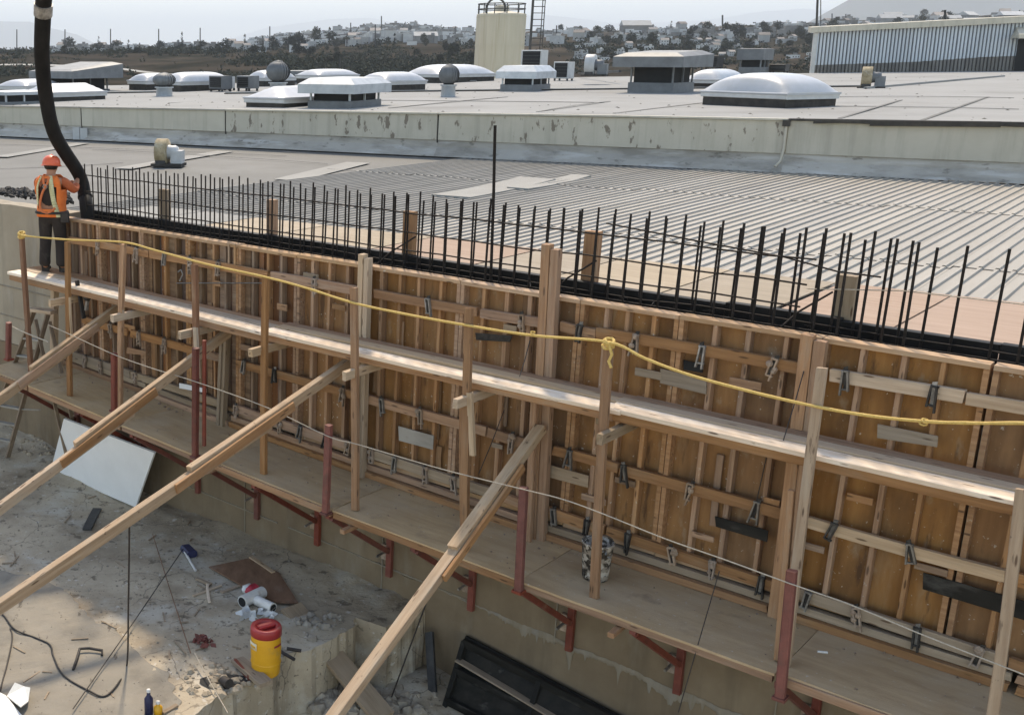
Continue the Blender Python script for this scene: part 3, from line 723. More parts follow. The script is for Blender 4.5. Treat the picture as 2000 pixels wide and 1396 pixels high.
for r in range(3):
    ws = []
    for q, (s0, s1) in enumerate(segs[r]):
        zz0, zz1 = zrow(r, s0) + rnd.uniform(-.008, .008), zrow(r, s1) + rnd.uniform(-.008, .008)
        m_ = 'wood_pale' if (r == 0 and q in (7, 8)) or (r == 1 and q == 8) else ('wood_grey' if r == 2 and q in (0, 1, 3, 7) else 'wood')
        w = bar('waler', P(s0, .032, zz0), P(s1, .032, zz1), .052, .105 + rnd.uniform(-.006, .008), m_, label='%s horizontal waler timber, %s from the left in the %s row' % (look[r][q], ord_[q], rown[r]), cat='timber', group='waler timbers clamped across the formwork', bow=.012, ends=.012)
        ws.append((s0, s1, w))
    for x, y, style in clamps[r]:
        s, z = W(x, y, .08)
        w = min(ws, key=lambda t: 0 if t[0] <= s <= t[1] else min(abs(s - t[0]), abs(s - t[1])))
        s0, s1, w = w
        s = min(max(s, s0 + .02), s1 - .02)
        z = zrow(r, s)
        Xc = Matrix.Translation(P(s, .06, z)) @ RW @ Matrix.Rotation(rnd.uniform(-.22, .22), 4, 'Y')
        b = MB()
        for e in (-1, 1):         # two plates with a slot between, hooked over the timber
            b.cbox((e * .022 - .007, -.035, -.12 + rnd.uniform(-.05, .02)), (e * .022 + .007, .0, .062), .002, Matrix.Rotation(rnd.uniform(-.16, .16), 4, 'Y'))
        b.cbox((-.03, -.03, .048), (.03, .0, .066), .002)
        b.cbox((-.03, -.03, -.11), (.03, -.004, -.094), .002)
        body = b.build('clamp', ('clamp', 'crust', 'clamp_dark')[style], w, Xc)
        b = MB()
        b.prism([(-.012, -.10), (.014, -.10), (.020, .10), (-.016, .09)], -.018, -.006, Matrix.Rotation(math.pi / 2, 4, 'X') @ Matrix.Translation((0, 0, .02)))
        b.build('wedge', 'clamp_dark' if style != 2 else 'clamp', body, Xc @ Matrix.Rotation(rnd.uniform(-.15, .15), 4, 'Y'))
        if style == 1:            # cement lump around it
            b = MB()
            for _ in range(3):
                c0 = Vector((rnd.uniform(-.04, .04), -.02, rnd.uniform(-.06, .05)))
                r0 = rnd.uniform(.018, .034)
                b.lathe([(0.001, -r0), (r0 * .8, -r0 * .5), (r0, .2 * r0), (r0 * .6, .8 * r0), (0.001, r0)], 6, Matrix.Translation(c0), False)
            b.build('cement_lump', 'crust', body, Xc, kind='stuff')

# ------------------------------------------------------------------ upright timbers against the form
def strong(x0, y0, x1, y1, n, w, m, label, t=.10, double=0):
    (s1, z1), (s0, z0) = W(x0, y0, n), W(x1, y1, n)
    z0 = max(z0, zplat(s0))
    root = thing('timber_post', P(s0, n, z0), label, 'post', 'upright timbers standing against the formwork')
    if double:
        vpost('timber', s0 - w * .27, z0, s1 - w * .27, z1, n, n, w * .52, t, m, root)
        vpost('timber', s0 + w * .27, z0, s1 + w * .27, z1 - .04, n - .01, n - .01, w * .50, t * .9, m, root)
    else:
        vpost('timber', s0, z0, s1, z1, n, n, w, t, m, root)
strong(714, 497, 700, 985, .12, .13, 'wood_pale', 'pale upright timber rising just above the formwork rail, beside the sixth guard post', double=1)
strong(1078, 478, 1047, 1080, .12, .17, 'wood', 'tallest upright timber, rising well above the formwork and through the rebar line', double=1)
strong(1592, 655, 1518, 1252, .10, .19, 'wood', 'big double upright timber at the right, its top level with the formwork rail', double=1)
strong(440, 640, 432, 832, .12, .10, 'wood_grey', 'short grey upright timber behind the second raking brace', double=1)
strong(107, 560, 106, 728, .12, .09, 'wood_pale', 'short upright timber at the left end of the formwork under the worker')
for q, (x0, y0, x1, y1, lab) in enumerate(((692, 690, 692, 985, 'stub of upright timber below the bent end of the third raking brace'), (1045, 780, 1030, 1075, 'second upright timber beside the tallest one, under the head of the steepest brace'), (905, 790, 902, 1075, 'short upright timber below the stub beam by the seventh guard post'))):
    strong(x0, y0, x1, y1, .24, .07, 'wood_grey' if q == 0 else 'wood', lab, t=.06)

# ------------------------------------------------------------------ lower platform: brackets, sheets, kickers
SB = [-0.25, 1.35, 2.5, 3.66, 4.73, 5.88, 7.05, 8.29, 9.48, 10.75, 12.0, 13.2]
PW_ = 1.13
for q, s in enumerate(SB):
    zt = zplat(s) - .075
    br = thing('steel_bracket', P(s, -.13, zt - 1.2), 'red steel angle bracket under the plywood platform, %s from the left end' % (ord_ + [])[q], 'bracket', 'red brackets carrying the lower platform')
    bar('upright', P(s, -.10, zt - 1.18), P(s, -.10, zt), .06, .075, 'red', br, up=DV, seg=1, bow=0)
    bar('arm', P(s, -.06, zt - .03), P(s, PW_ - .02, zt - .03), .06, .055, 'red', br, seg=1, bow=0)
    bar('diagonal', P(s, PW_ - .10, zt - .075), P(s, -.06, zt - .84), .05, .06, 'red', br, seg=1, bow=0)
    wbox('wall_plate', s - .12, s - .04, -.136, -.09, zt - .98, zt - .78, 'crust', br)
    rod('anchor_bolt', [P(s - .08, -.12, zt - .88), P(s - .085, .05, zt - .90)], .016, br, m='clamp')
plat = thing('work_platform', P(6, .5, zplat(6)), 'dusty plywood lower platform on red brackets along the foot of the formwork', 'platform')
edges = [-0.95, 0.2, 2.3, 4.05, 5.95, 8.32, 10.72, 13.3]
for q, (a, c) in enumerate(zip(edges, edges[1:])):
    za, zc = zplat(a) + rnd.uniform(-.004, .004), zplat(c) + rnd.uniform(-.004, .004)
    b = MB()
    NS, NN = 16, 8
    vs, fs = [], []
    for lay in (0, -.022):
        for i in range(NS + 1):
            for j in range(NN + 1):
                s_ = lerp(a + .003, c - .003, i / NS)
                vs.append(P(s_, lerp(-.125, PW_ - .02 + .02 * ((q * 7) % 3 - 1), j / NN), lerp(za, zc, i / NS) + lay + .006 * nz(s_ * 1.6, j * .5, q)))
    k = NN + 1
    o = (NS + 1) * k
    for i in range(NS):
        for j in range(NN):
            f = (i * k + j, i * k + k + j, i * k + k + j + 1, i * k + j + 1)
            fs.append(f[::-1])
            fs.append(tuple(x + o for x in f))
    for i in range(NS):
        fs.append((i * k + NN, i * k + NN + o, i * k + k + NN + o, i * k + k + NN)[::-1])
        fs.append((i * k, i * k + k, i * k + k + o, i * k + o)[::-1])
    for i0 in (0, NS):
        for j in range(NN):
            f = (i0 * k + j, i0 * k + j + 1, i0 * k + j + 1 + o, i0 * k + j + o)
            fs.append(f if i0 else f[::-1])
    X = Matrix.Translation(P(a, 0, za)) @ RW
    Xi = X.inverted()
    b.add([Xi @ v for v in vs], fs)
    b.build('plywood_sheet', 'ply_floor', plat, X)
    bar('edge_joist', P(a + .02, PW_ - .035, za - .055), P(c - .02, PW_ - .035, zc - .055), .045, .075, 'wood', plat, bow=.006)
    bar('edge_joist', P(a + .02, .15, za - .06), P(c - .02, .15, zc - .06), .05, .08, 'wood', plat, bow=.004)
for a, c in zip([-.3, 1.6, 3.3, 5.5, 7.9, 10.35, 12.2], [1.55, 3.25, 5.4, 7.8, 10.3, 12.15, 13.4]):
    for lay in range(2):
        z = lambda s_: zplat(s_) + .042 + lay * .078
        bar('kicker_board', P(a + rnd.uniform(-.03, .03), .045 - lay * .03, z(a)), P(c + rnd.uniform(-.03, .03), .045 - lay * .03, z(c)), .11 - lay * .03, .072, 'wood' if rnd.random() < .8 else 'wood_grey', plat, bow=.012, ends=.015)
# cross stubs poking out below the platform edge
for q, s in enumerate((3.98, 6.2, 7.5, 9.33)):
    bar('timber_stub', P(s, .7, zplat(s) - .13), P(s + .02, PW_ + .13, zplat(s) - .13), .06, .05, 'wood', label=['first', 'second', 'third', 'fourth'][q] + ' small timber stub poking out under the platform edge, counted from the left', cat='timber', group='stubs under the platform')
# red tubes standing at the platform edge
rp = [((15, 700), (16, 630)), ((222, 800), (222, 690)), ((380, 890), (381, 680)), ((635, 1000), (641, 830)), ((1012, 1152), (1022, 952)), ((1523, 1360), (1546, 1115))]
lab = ['short red steel tube before the concrete wall at the far left', 'red steel tube beside the third guard post', 'red steel tube standing in front of the fourth guard post', 'red steel tube between the fifth and sixth guard posts', 'red steel tube at the foot of the steepest brace, holding the white cord', 'red square steel tube in front of the double timber at right']
redtop = []
for q, (bt, tp) in enumerate(rp):
    (sa, za), (sc_, zc) = W(*bt, PW_ + .05), W(*tp, PW_ + .05)
    r_ = thing('red_tube_post', P(sa, PW_ + .05, za), lab[q], 'post', 'red tube posts on the platform edge')
    vpost('tube', sa, za, sc_, zc, PW_ + .04, PW_ + .04, .075, .075, 'red', r_, bow=0, c=.012)
    if q == 2: vpost('tube', sa + .1, za + .14, sc_ + .09, zc + .1, PW_ - .02, PW_ - .02, .045, .05, 'red', r_, bow=0, c=.012)
    wbox('foot_plate', sa - .05, sa + .05, PW_ - .03, PW_ + .09, za - .03, za - .001, 'red', r_)
    redtop.append(P(sc_, PW_ + .085, zc - .03))

# ------------------------------------------------------------------ upper walkway
wk = thing('walkway', P(6, .45, WZ), 'long plank walkway nailed across the middle of the formwork, sunlit on its outer board', 'walkway')
for a, c, dz0, dz1 in ((-.82, .72, .015, 0), (0.68, 4.5, .02, -.02), (4.42, 8.95, .0, .005), (8.85, 14.1, .015, .0)):
    for lay, (n0, n1) in enumerate(((.02, .30) if a < 0 else (.15, .30), (.305, .46), (.465, .69))):
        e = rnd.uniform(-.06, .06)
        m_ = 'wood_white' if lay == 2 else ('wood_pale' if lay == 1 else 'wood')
        dz = (.0, .004, -.006)[lay]
        bar('plank', P(a + e, (n0 + n1) / 2, WZ - .02 + dz0 + dz), P(c + e, (n0 + n1) / 2 + rnd.uniform(-.015, .015), WZ - .02 + dz1 + dz), n1 - n0 - .006, .042, m_, wk, bow=.014, seg=8, ends=.012)
    bar('edge_runner', P(a + .05, .655, WZ - .085 + dz0), P(c - .05, .655, WZ - .085 + dz1), .05, .085, 'wood', wk, bow=.008)
# stub beams under the walkway
pl = [((76, 566), (150, 560), 'leftmost stub beam, under the walkway below the boots of the worker'), ((216, 592), (272, 580), 'stub beam where the first raking brace meets the third guard post'), ((382, 610), (405, 606), 'short stub beam by the fourth guard post'), ((486, 660), (545, 645), 'split-ended stub beam by the fifth guard post'), ((662, 704), (728, 690), 'stub beam at the bent head of the third raking brace'), ((888, 758), (945, 742), 'stub beam by the seventh guard post'), ((1174, 812), (1225, 800), 'dark frayed stub beam by the rope knot post')]
for q, (a, c, lb) in enumerate(pl):
    s = W(c[0], c[1], .55)[0]
    bar('stub_beam', P(s, .10, WZ - .185), P(s - .02, 1.02, WZ - .20), .06, .10, 'wood_pale' if q != 6 else 'wood_grey', label=lb, cat='timber', group='stub beams under the walkway', ends=.012)

# ------------------------------------------------------------------ guard posts
gp = [((42, 458), (62, 742), 'rust_post'), ((132, 472), (137, 780), 'wood'), ((241, 477), (234, 805), 'wood'), ((380, 517), (381, 880), 'rust_post'), ((519, 535), (515, 922), 'wood'), ((691, 562), (694, 990), 'wood'), ((916, 602), (907, 1074), 'wood'), ((1189, 678), (1160, 1175), 'wood'), ((1606, 718), (1541, 1250), 'wood_brace'), ((1996, 955), (1940, 1400), 'wood_brace')]
gl = ['dark rusty guard post at the left end with a rope knot on top', 'guard post in front of the legs of the worker', 'third guard post from the left, beside the first stub beam on the sunlit planks', 'dark reddish guard post, fourth from the left', 'fifth guard post from the left, its foot on the bare platform sheet', 'sixth guard post from the left, overlapping the pale upright timber', 'seventh guard post from the left, behind the head of the steepest brace', 'guard post topped by the yellow rope knot, bucket at its foot', 'pale round-topped double guard post in front of the big double timber', 'pale guard post at the right edge of the photo']
GN = .80
for q, (t, b_, m_) in enumerate(gp):
    (s1, z1), (s0, z0) = W(*t, GN - .02), W(*b_, .93)
    z0 = zplat(s0) + .002
    if q == 0: z0 = -4.6
    root = thing('guard_post', P(s0, .93, z0), gl[q], 'post', 'guard posts along the walkway')
    vpost('timber', s0, z0, s1, z1, .93, GN - .02, .082 if q < 8 else .075, .055, m_, root, bow=.012)
    if q == 8: vpost('timber', s0 - .075, z0 + .02, s1 - .085, z1 - 1.05, .90, .83, .05, .06, 'wood', root)
    if q in (1, 2, 3, 6): vpost('cleat', s0 - .01, -3.9, s1 * .5 + s0 * .5, -3.26, .86, .84, .06, .045, 'wood_pale', root)

# ------------------------------------------------------------------ raking braces
def brace(s, top, low, lab, w, h, m_, split, s_low=None):
    n0, z0 = onS(*low, s)
    n1, z1 = .25, W(*top, .25)[1]
    k = (z0 - z1) / (n0 - n1)
    ng = n1 + (FZ - .03 - z1) / k if s < 6 else n1 + (PZ - .03 - z1) / k
    f = lambda n: z1 + k * (n - n1)
    root = thing('raking_brace', P(s, ng, f(ng)), lab, 'brace', 'raking braces propping the formwork')
    a, c = split
    bar('upper_timber', P(s, n1, f(n1)), P(s, c, f(c)), w, h, m_, root, bow=.01, ends=.015, seg=6)
    bar('lower_timber', P(s + .01, a, f(a) - h * .62), P(s + .01, ng, f(ng)), w, h, m_, root, bow=.015, ends=.015, seg=6)
    if a < 2.4: bar('splice_cleat', P(s + w * .8, a - .35, f(a - .35) - .02), P(s + w * .8, c + .25, f(c + .25) - .04), .035, h * .9, 'wood', root)
brace(1.43, (244, 590), (0, 768), 'uppermost left raking brace, from the third guard post down out of the left edge', .075, .12, 'wood_brace', (1.15, 1.9))
brace(3.46, (440, 648), (0, 982), 'second raking brace, passing over the white board', .075, .12, 'wood_brace', (1.9, 2.75))
brace(5.55, (694, 697), (0, 1175), 'longest raking brace, third from the left, crossing in front of the platform', .08, .115, 'wood_brace', (1.75, 2.9))
brace(7.95, (1050, 835), (650, 1396), 'steepest raking brace, rising from the bottom edge to the tallest upright timber', .11, .09, 'wood_brace', (1.05, 1.75))
# ------------------------------------------------------------------ ropes
yp = [(42, 460), (130, 468), (240, 473), (300, 488), (400, 515), (518, 541), (600, 563), (692, 592), (800, 615), (916, 636), (1040, 655), (1188, 668), (1260, 700), (1350, 733), (1480, 768), (1600, 795), (1700, 812), (1810, 823), (1900, 826), (2060, 829)]
pts = []
for x, y in yp:
    s, z = W(x, y, GN + .045)
    pts.append(P(s, GN + .045, z))
for q in range(4): pts.append(pts[-1] + DV * .45 - UP * .004)
sp = smooth_path(pts, 6)
yr = thing('guard_rope', sp[0], 'yellow rope strung along the tops of the guard posts', 'rope')
rod('rope', sp, [0.0130 + .003 * nz(q * .5, 1) for q in range(len(sp))], yr, n=8, m='rope_y')
def knot(name, x, y, n, r, m, par, turns=4):
    s, z = W(x, y, n)
    c = P(s, n, z)
    b = MB()
    pts = []
    for i in range(turns * 14):
        t = i / 14 * 2 * math.pi
        pts.append(Vector((math.cos(t) * r * (1 + .2 * math.sin(i * .7)), math.sin(t) * r * (1 + .25 * math.cos(i * .9)), r * .8 * math.sin(t * .37 + 1) + rnd.uniform(-.004, .004))))
    b.tube(pts, r * .32, 6)
    return b.build(name, m, par, Matrix.Translation(c) @ Matrix.Rotation(.4, 4, 'X'))
knot('knot', 42, 459, GN, .044, 'rope_y', yr)
knot('knot', 1189, 671, GN + .02, .042, 'rope_y', yr)
knot('knot', 1040, 652, GN + .045, .02, 'rope_y', yr, 2)
knot('knot', 1805, 824, GN + .045, .022, 'rope_y', yr, 2)
s, z = W(1189, 690, GN + .05)
rod('loose_end', [P(s, GN + .05, z + .07), P(s + .04, GN + .07, z), P(s + .01, GN + .06, z - .07), P(s + .05, GN + .08, z - .12)], .014, yr, m='rope_y')
wp = [(95, 635), (130, 650), (222, 692), (300, 720), (381, 745), (520, 795), (641, 852), (700, 868), (860, 915), (1021, 955), (1100, 975), (1180, 1004), (1300, 1052), (1420, 1094), (1540, 1138), (1660, 1180), (1780, 1230), (1880, 1270), (2060, 1340)]
pts = []
for x, y in wp:
    n = PW_ + .09 if x > 90 else .9
    s, z = W(x, y, n)
    pts.append(P(s, n, z))
for q in range(3): pts.append(pts[-1] + (pts[-1] - pts[-2]))
sp = smooth_path(pts, 5)
rod('rope', sp, .0060, m='rope_w', n=6, label='thin white cord strung low between the red tube posts', cat='cord')
wp = [(22, 637), (45, 648), (95, 668)]
rod('rope', [P(*(lambda q: (q[0], PW_, q[1]))(W(x, y, PW_))) for x, y in wp], .010, m='rope_w', n=6, label='short white cord tied from the short red tube to the rusty guard post', cat='cord')
# slanting tie cords over the panels
for q, (a, c, n0, n1, lb) in enumerate((((1035, 665), (1015, 735), .2, .6, 'dark cord hanging from the yellow rope beside the tallest timber'), ((1580, 690), (1530, 860), .06, .5, 'dark slanting wire on the panel left of the double timber'), ((985, 800), (935, 925), .1, .3, 'thin dark wire slanting across the panels above the steepest brace'), ((1500, 880), (1470, 1010), .05, .08, 'dark wire hanging above the small black board'))):
    (s0, z0), (s1, z1) = W(*a, n0), W(*c, n1)
    rod('wire', [P(s0, n0, z0), P(lerp(s0, s1, .5), lerp(n0, n1, .5), lerp(z0, z1, .5) - .02), P(s1, n1, z1)], .005, m='cable', n=5, label=lb, cat='wire')
(s0, z0), (s1, z1) = W(1405, 1115, 1.0), W(1325, 1390, 1.2)
rod('wire', [P(s0, 1.0, z0), P(s1, 1.2, z1)], .005, m='cable', n=5, label='long dark wire slanting down across the platform edge at right', cat='wire')
(s0, z0), (s1, z1) = W(850, 1130, 1.3), W(765, 1360, .9)
rod('wire', [P(s0, 1.3, z0), P(s1, .9, z1)], .009, m='cable', n=5, label='dark cable slanting from the steepest brace down into the pit', cat='wire')

# ------------------------------------------------------------------ scraps fixed to the form
def pin(name, cs, n, m, label, t=.012, cat='board'):   # four pixel corners on the plane n, a real little board
    ps = [W(x, y, n) for x, y in cs]
    s0 = sum(p[0] for p in ps) / 4
    z0 = sum(p[1] for p in ps) / 4
    b = MB()
    b.prism([(p[0] - s0, p[1] - z0) for p in ps][::-1], -t, 0, Matrix.Rotation(math.pi / 2, 4, 'X'))
    return b.build(name, m, None, Matrix.Translation(P(s0, n, z0)) @ RW, label, cat)
pin('scrap_board', [(778, 832), (847, 851), (845, 878), (779, 860)], .02, 'flash', 'small grey metal plate hung on the panel right of the sixth guard post')
pin('scrap_board', [(1290, 720), (1380, 742), (1379, 770), (1289, 748)], .02, 'wood_grey', 'grey board nailed on the panel just under the sagging yellow rope')
pin('scrap_board', [(1714, 828), (1832, 852), (1830, 873), (1713, 855)], .02, 'wood_grey', 'grey board fixed on the yellowish panel at right, below the yellow rope')
pin('scrap_board', [(1396, 1008), (1500, 1036), (1498, 1058), (1398, 1028)], .03, 'wet', 'narrow black board hung beside the double timber at right')
pin('scrap_board', [(1803, 1118), (2040, 1185), (2038, 1222), (1802, 1150)], .02, 'wet', 'long black board hung on the panel at the right edge')
pin('scrap_board', [(1067, 906), (1149, 929), (1148, 952), (1066, 930)], .02, 'wood_grey', 'greyish board nailed to the panel right of the tallest timber')
pin('scrap_board', [(350, 748), (402, 759), (402, 767), (350, 758)], .07, 'white', 'small white strip lying on the lower waler behind the fourth guard post')
pin('scrap_board', [(248, 678), (285, 686), (284, 694), (247, 690)], .08, 'wood', 'small cleat board nailed beside the third guard post')
pin('scrap_board', [(1335, 703), (1372, 712), (1372, 728), (1335, 722)], -.04, 'dark', 'small black patch board behind the upper waler, left of the double timber')
pin('scrap_board', [(928, 650), (1000, 656), (995, 668), (930, 664)], .05, 'clamp_dark', 'dark steel strap lying under the upper waler left of the tallest timber')
(s0, z0), (s1, z1) = W(345, 553, .1), W(515, 553, .1)
rod('thin_bar', [P(s0, .1, z0), P(s1, .1, z1)], .008, m='clamp', n=6, label='thin horizontal rusty bar on the panels left of the fifth guard post', cat='bar')
(s0, z0) = W(348, 540, .1)
rod('hook_bar', [P(s0, .1, z0 + .06), P(s0 + .06, .1, z0 + .1), P(s0 + .09, .1, z0 + .04), P(s0 + .03, .1, z0 - .06)], .01, m='clamp', n=6, label='small bent steel hook above the thin horizontal bar', cat='hook')
s0, z0 = W(455, 487, .0)
fr = thing('small_frame', P(s0, .01, z0 - .12), 'small timber handle frame near the top rail, between fourth and fifth guard posts', 'frame')
for e in (-.055, .055): vpost('upright', s0 + e, z0 - .2, s0 + e, z0 + .06, .02, .02, .025, .03, 'rail', fr)
bar('crosspiece', P(s0 - .068, .02, z0 + .07), P(s0 + .068, .02, z0 + .07), .03, .025, 'rail', fr)

# ================================================================== FACTORY ROOFS BEHIND
ZR = -2.9
PA, PB = onz(0, 265, ZR), onz(2000, 358, ZR)
PU = (PB - PA).normalized()
PM = Vector((-PU.y, PU.x, 0))     # away from the camera
RP = Matrix((PU, PM, UP)).transposed().to_4x4()
def Q(u, m, z): 
    v = PA + PU * u + PM * m
    v.z = z
    return v
fact = thing('factory_building', Q(15, 0, -9), 'wide factory with pale flat roof, beige parapet and lower ribbed metal roof', 'building')
# lower roof deck
CA = R(48)
CD, CE = Vector((math.cos(CA), math.sin(CA), 0)), Vector((math.sin(CA), -math.cos(CA), 0))   # along ridges, across (to the right)
R0 = P(0, -0.62, 0)
def hit(o, d, p, dirn):           # o + d*t on the vertical plane through p along dirn
    nrm = Vector((-dirn.y, dirn.x, 0))
    return (p - o).dot(nrm) / d.dot(nrm)
b = MB()
l0, l1 = P(-14, -.62, ZR - .03), P(30, -.62, ZR - .03)
b.quad(l0, l1, Q(46, .1, ZR - .03), Q(-30, .1, ZR - .03))
b.build('roof_deck', 'roof_left', fact)
b = MB()
b.quad(P(-14, -.6, ZR - .04), P(-14, -.6, -9.4), P(30, -.6, -9.4), P(30, -.6, ZR - .04))
b.build('side_wall', 'conc', fact)
def strip_on_roof(name, p, q, w, m, h=.012):
    a, c = onz(p[0], p[1], ZR), onz(q[0], q[1], ZR)
    return bar(name, a + UP * h * .5, c + UP * h * .5, w, h, m, fact, bow=.03, seg=6, c=.002)
# ribbed sheets: three lapped rows
PITCHR = 0.20
NR = 4
def sheet(e0, ribs, t0, t1, lift, hgt, m):
    b = MB()
    prof = []
    for r in range(ribs):
        x = r * PITCHR
        prof += [(x, 0), (x + .126, 0), (x + .140, hgt), (x + .180, hgt), (x + .196, 0)]
    prof.append((ribs * PITCHR + .03, 0.004))
    vs, fs = [], []
    nseg = 2
    for k in range(nseg + 1):
        t = lerp(t0, t1, k / nseg)
        for x, z in prof:
            vs.append((t, -x, z + lift * (1 - k / nseg) + .004))
    n = len(prof)
    for k in range(nseg):
        for i in range(n - 1):
            fs.append((k * n + i, k * n + n + i, k * n + n + i + 1, k * n + i + 1)[::-1])
    b.add(vs, fs)
    # turned-down thickness at the near end
    b.add([vs[i] for i in range(n)] + [(vs[i][0], vs[i][1], vs[i][2] - .008) for i in range(n)], [(i, i + 1, i + n + 1, i + n) for i in range(n - 1)])
    X = Matrix.Translation(R0 + CE * e0 + UP * ZR) @ Matrix((CD, -CE, UP)).transposed().to_4x4()
    return b.build('roof_sheet', m, fact, X)
# where the ribbed area starts on the left: pixel (830,405)
e_start = (onz(840, 420, ZR) - R0).dot(CE)
e_low = (onz(455, 365, ZR) - R0).dot(CE)
ne = 0
e = e_low
while e < 19.5:
    o = R0 + CE * e
    ta = hit(o, CD, P(0, -.66, 0), DV)
    tb = hit(o, CD, Q(0, -.30, 0), PU)
    if tb - ta > .8:
        low = e < e_start
        cuts = [ta, lerp(ta, tb, .36) + rnd.uniform(-.15, .15), lerp(ta, tb, .70) + rnd.uniform(-.15, .15), tb - rnd.uniform(0, .25)]
        for q in range(3):
            sheet(e, NR, cuts[q] - (.18 if q else 0), cuts[q + 1], .014 if q else 0, .022 if low else .031, 'corr_low' if low else 'corr')
    e += PITCHR * NR
for p, q, w in (((0, 307), (162, 280), .5), ((240, 330), (440, 296), .55), ((560, 352), (700, 318), .7), ((880, 388), (1050, 352), .9), ((1010, 372), (1135, 346), .5)):
    strip_on_roof('coating_strip', p, q, w, 'roof_patch', .012 if p[0] < 600 else .06)
for p, q in (((0, 282), (560, 305)), ((110, 262), (600, 300)), ((180, 292), (640, 320)), ((0, 330), (240, 318)), ((640, 330), (960, 350))):
    strip_on_roof('seam', p, q, .035, 'siding_dark', .008)
# plywood sheets lying on the roof edge behind the form
k_ = 0
for x0, x1, m_, wd_ in ((300, 398, 'roof_patch', 1.1), (400, 500, 'roof_patch', 1.15), (503, 640, 'sheet_tan', 1.2), (643, 845, 'sheet_tan', 1.2), (848, 1056, 'sheet_peach', 1.2), (1060, 1215, 'sheet_tan', 1.22), (1218, 1425, 'sheet_tan', 1.2), (1428, 1635, 'sheet_tan', 1.22), (1645, 1860, 'sheet_peach', 1.2), (1863, 2120, 'sheet_peach', 1.2)):
    nf = -1.62 if x0 > 450 else -1.4
    yy = lerp(437, 600, (x0 - 640) / 1360.0)
    zt_ = ZR + .075 + .004 * (k_ % 3)
    sa, na = SN(x0, lerp(440, 592, (x0 - 640) / 1360.0), zt_)
    sc_, nc = SN(x1, lerp(440, 592, (x1 - 640) / 1360.0), zt_)
    X = Matrix.Translation(P(sa, 0, zt_)) @ RW
    b = MB()
    b.prism([(0, .63), (sc_ - sa - .01, .63), (sc_ - sa - .01, -nc + rnd.uniform(-.04, .04)), (0, -na + rnd.uniform(-.04, .04))], -.018, 0)
    b.build('plywood_sheet', m_, None, X, ['pale dusty', 'whitish', 'yellow tan', 'plain tan', 'pinkish peach', 'beige', 'cream', 'pale yellowish', 'pink brown cracked', 'pink brown'][k_] + ' plywood sheet lying behind the rebar, ' + ord_[k_] + ' from the left', 'plywood sheet', 'plywood sheets along the roof edge')
    k_ += 1
# broken edge of the old roof above the concrete wall at left
b = MB()
for i in range(260):
    x = rnd.uniform(-60, 140)
    y = 372 + .10 * max(0, x) + rnd.uniform(-6, 10)
    p = onz(x, y, -2.62)
    r = rnd.uniform(.02, .07)
    X = Matrix.Translation(p) @ Matrix.Rotation(rnd.uniform(0, 6), 4, 'Z') @ Matrix.Rotation(rnd.uniform(0, 6), 4, 'X')
    b.lathe([(.001, -r * .6), (r, -r * .3), (r * 1.1, r * .2), (.001, r * .6)], 5, X, False)
b.build('rubble_edge', 'tar', label='dark broken rubble along the old roof edge above the left concrete wall', cat='rubble', kind='stuff')
# parapet: panels, flashing, cap
def PWp(x, y):                    # pixel on the parapet face -> u, z
    r = ray(x, y)
    t = PM.dot(PA) / PM.dot(r)
    v = r * t
    return (v - PA).dot(PU), v.z
def zcap(u): return lerp(-1.80, -1.52, min(max(u / 32.0, -.6), 1.6))
US = [-20, -8, 3.95, 9.97, 17.45, 26.87, 36, 48]
US[2], US[3], US[4], US[5] = PWp(162, 240)[0], PWp(443, 240)[0], PWp(857, 250)[0], PWp(1537, 265)[0]
for i, (a, c) in enumerate(zip(US, US[1:])):
    b = MB()
    n = 10
    vs = []
    for q in range(n + 1):
        u = lerp(a + .025, c - .025, q / n)
        for z, m_ in ((-2.42, .02), (-2.42, -.09), (zcap(u) - .03, -.09), (zcap(u) - .03, .02)):
            vs.append((u - a, m_ + .006 * nz(u * .5, z), z))
    fs = [(q * 4 + j, q * 4 + (j + 1) % 4, q * 4 + 4 + (j + 1) % 4, q * 4 + 4 + j) for q in range(n) for j in range(4)] + [(0, 3, 2, 1), (n * 4, n * 4 + 1, n * 4 + 2, n * 4 + 3)]
    b.add(vs, [f[::-1] for f in fs])
    X = Matrix.Translation(Q(a, 0, 0)) @ RP
    b.build('parapet_panel', 'parapet_stain' if i in (3, 4) else 'parapet', fact, X)
    lab_ = None
    bar('cap', Q(a + .01, -.04, zcap(a)), Q(c - .01, -.04, zcap(c)), .22, .05, 'tar' if i >= 5 else ('flash' if i < 3 else 'parapet'), fact, bow=.01)
    b = MB()
    vs = []
    for q in range(25):
        u = lerp(a, c, q / 24)
        w = .03 * nz(u * .8, 3)
        for m_, z in ((-.03, -2.40), (-.07, -2.62 + w), (-.22, ZR + .12 + w), (-.34 + w, ZR + .012)):
            vs.append((u - a, m_, z))
    b.add(vs, [(q * 4 + j, q * 4 + 4 + j, q * 4 + 5 + j, q * 4 + 1 + j)[::-1] for q in range(24) for j in range(3)])
    b.build('flashing', 'flash', fact, X)
for q in (2, 3, 4):
    bar('joint_cover', Q(US[q], -.075, -2.5), Q(US[q], -.075, zcap(US[q]) - .05), .03, .035, 'tar', fact, up=PU)
pp = thing('downpipe', Q(US[5] - .03, -.14, -2.75), 'beige downpipe on the parapet joint at right', 'pipe')
rod('pipe', [Q(US[5] - .03, -.15, zcap(26) - .08), Q(US[5] - .02, -.16, -2.3), Q(US[5] - .06, -.2, -2.6), Q(US[5] - .16, -.34, -2.74)], .036, pp, m='parapet')
wbox_ = MB()
wbox_.box((-.09, -.06, -.1), (.09, .06, .06))
wbox_.build('hopper', 'tar', pp, Matrix.Translation(Q(US[5] - .03, -.15, zcap(26) - .06)) @ RP)
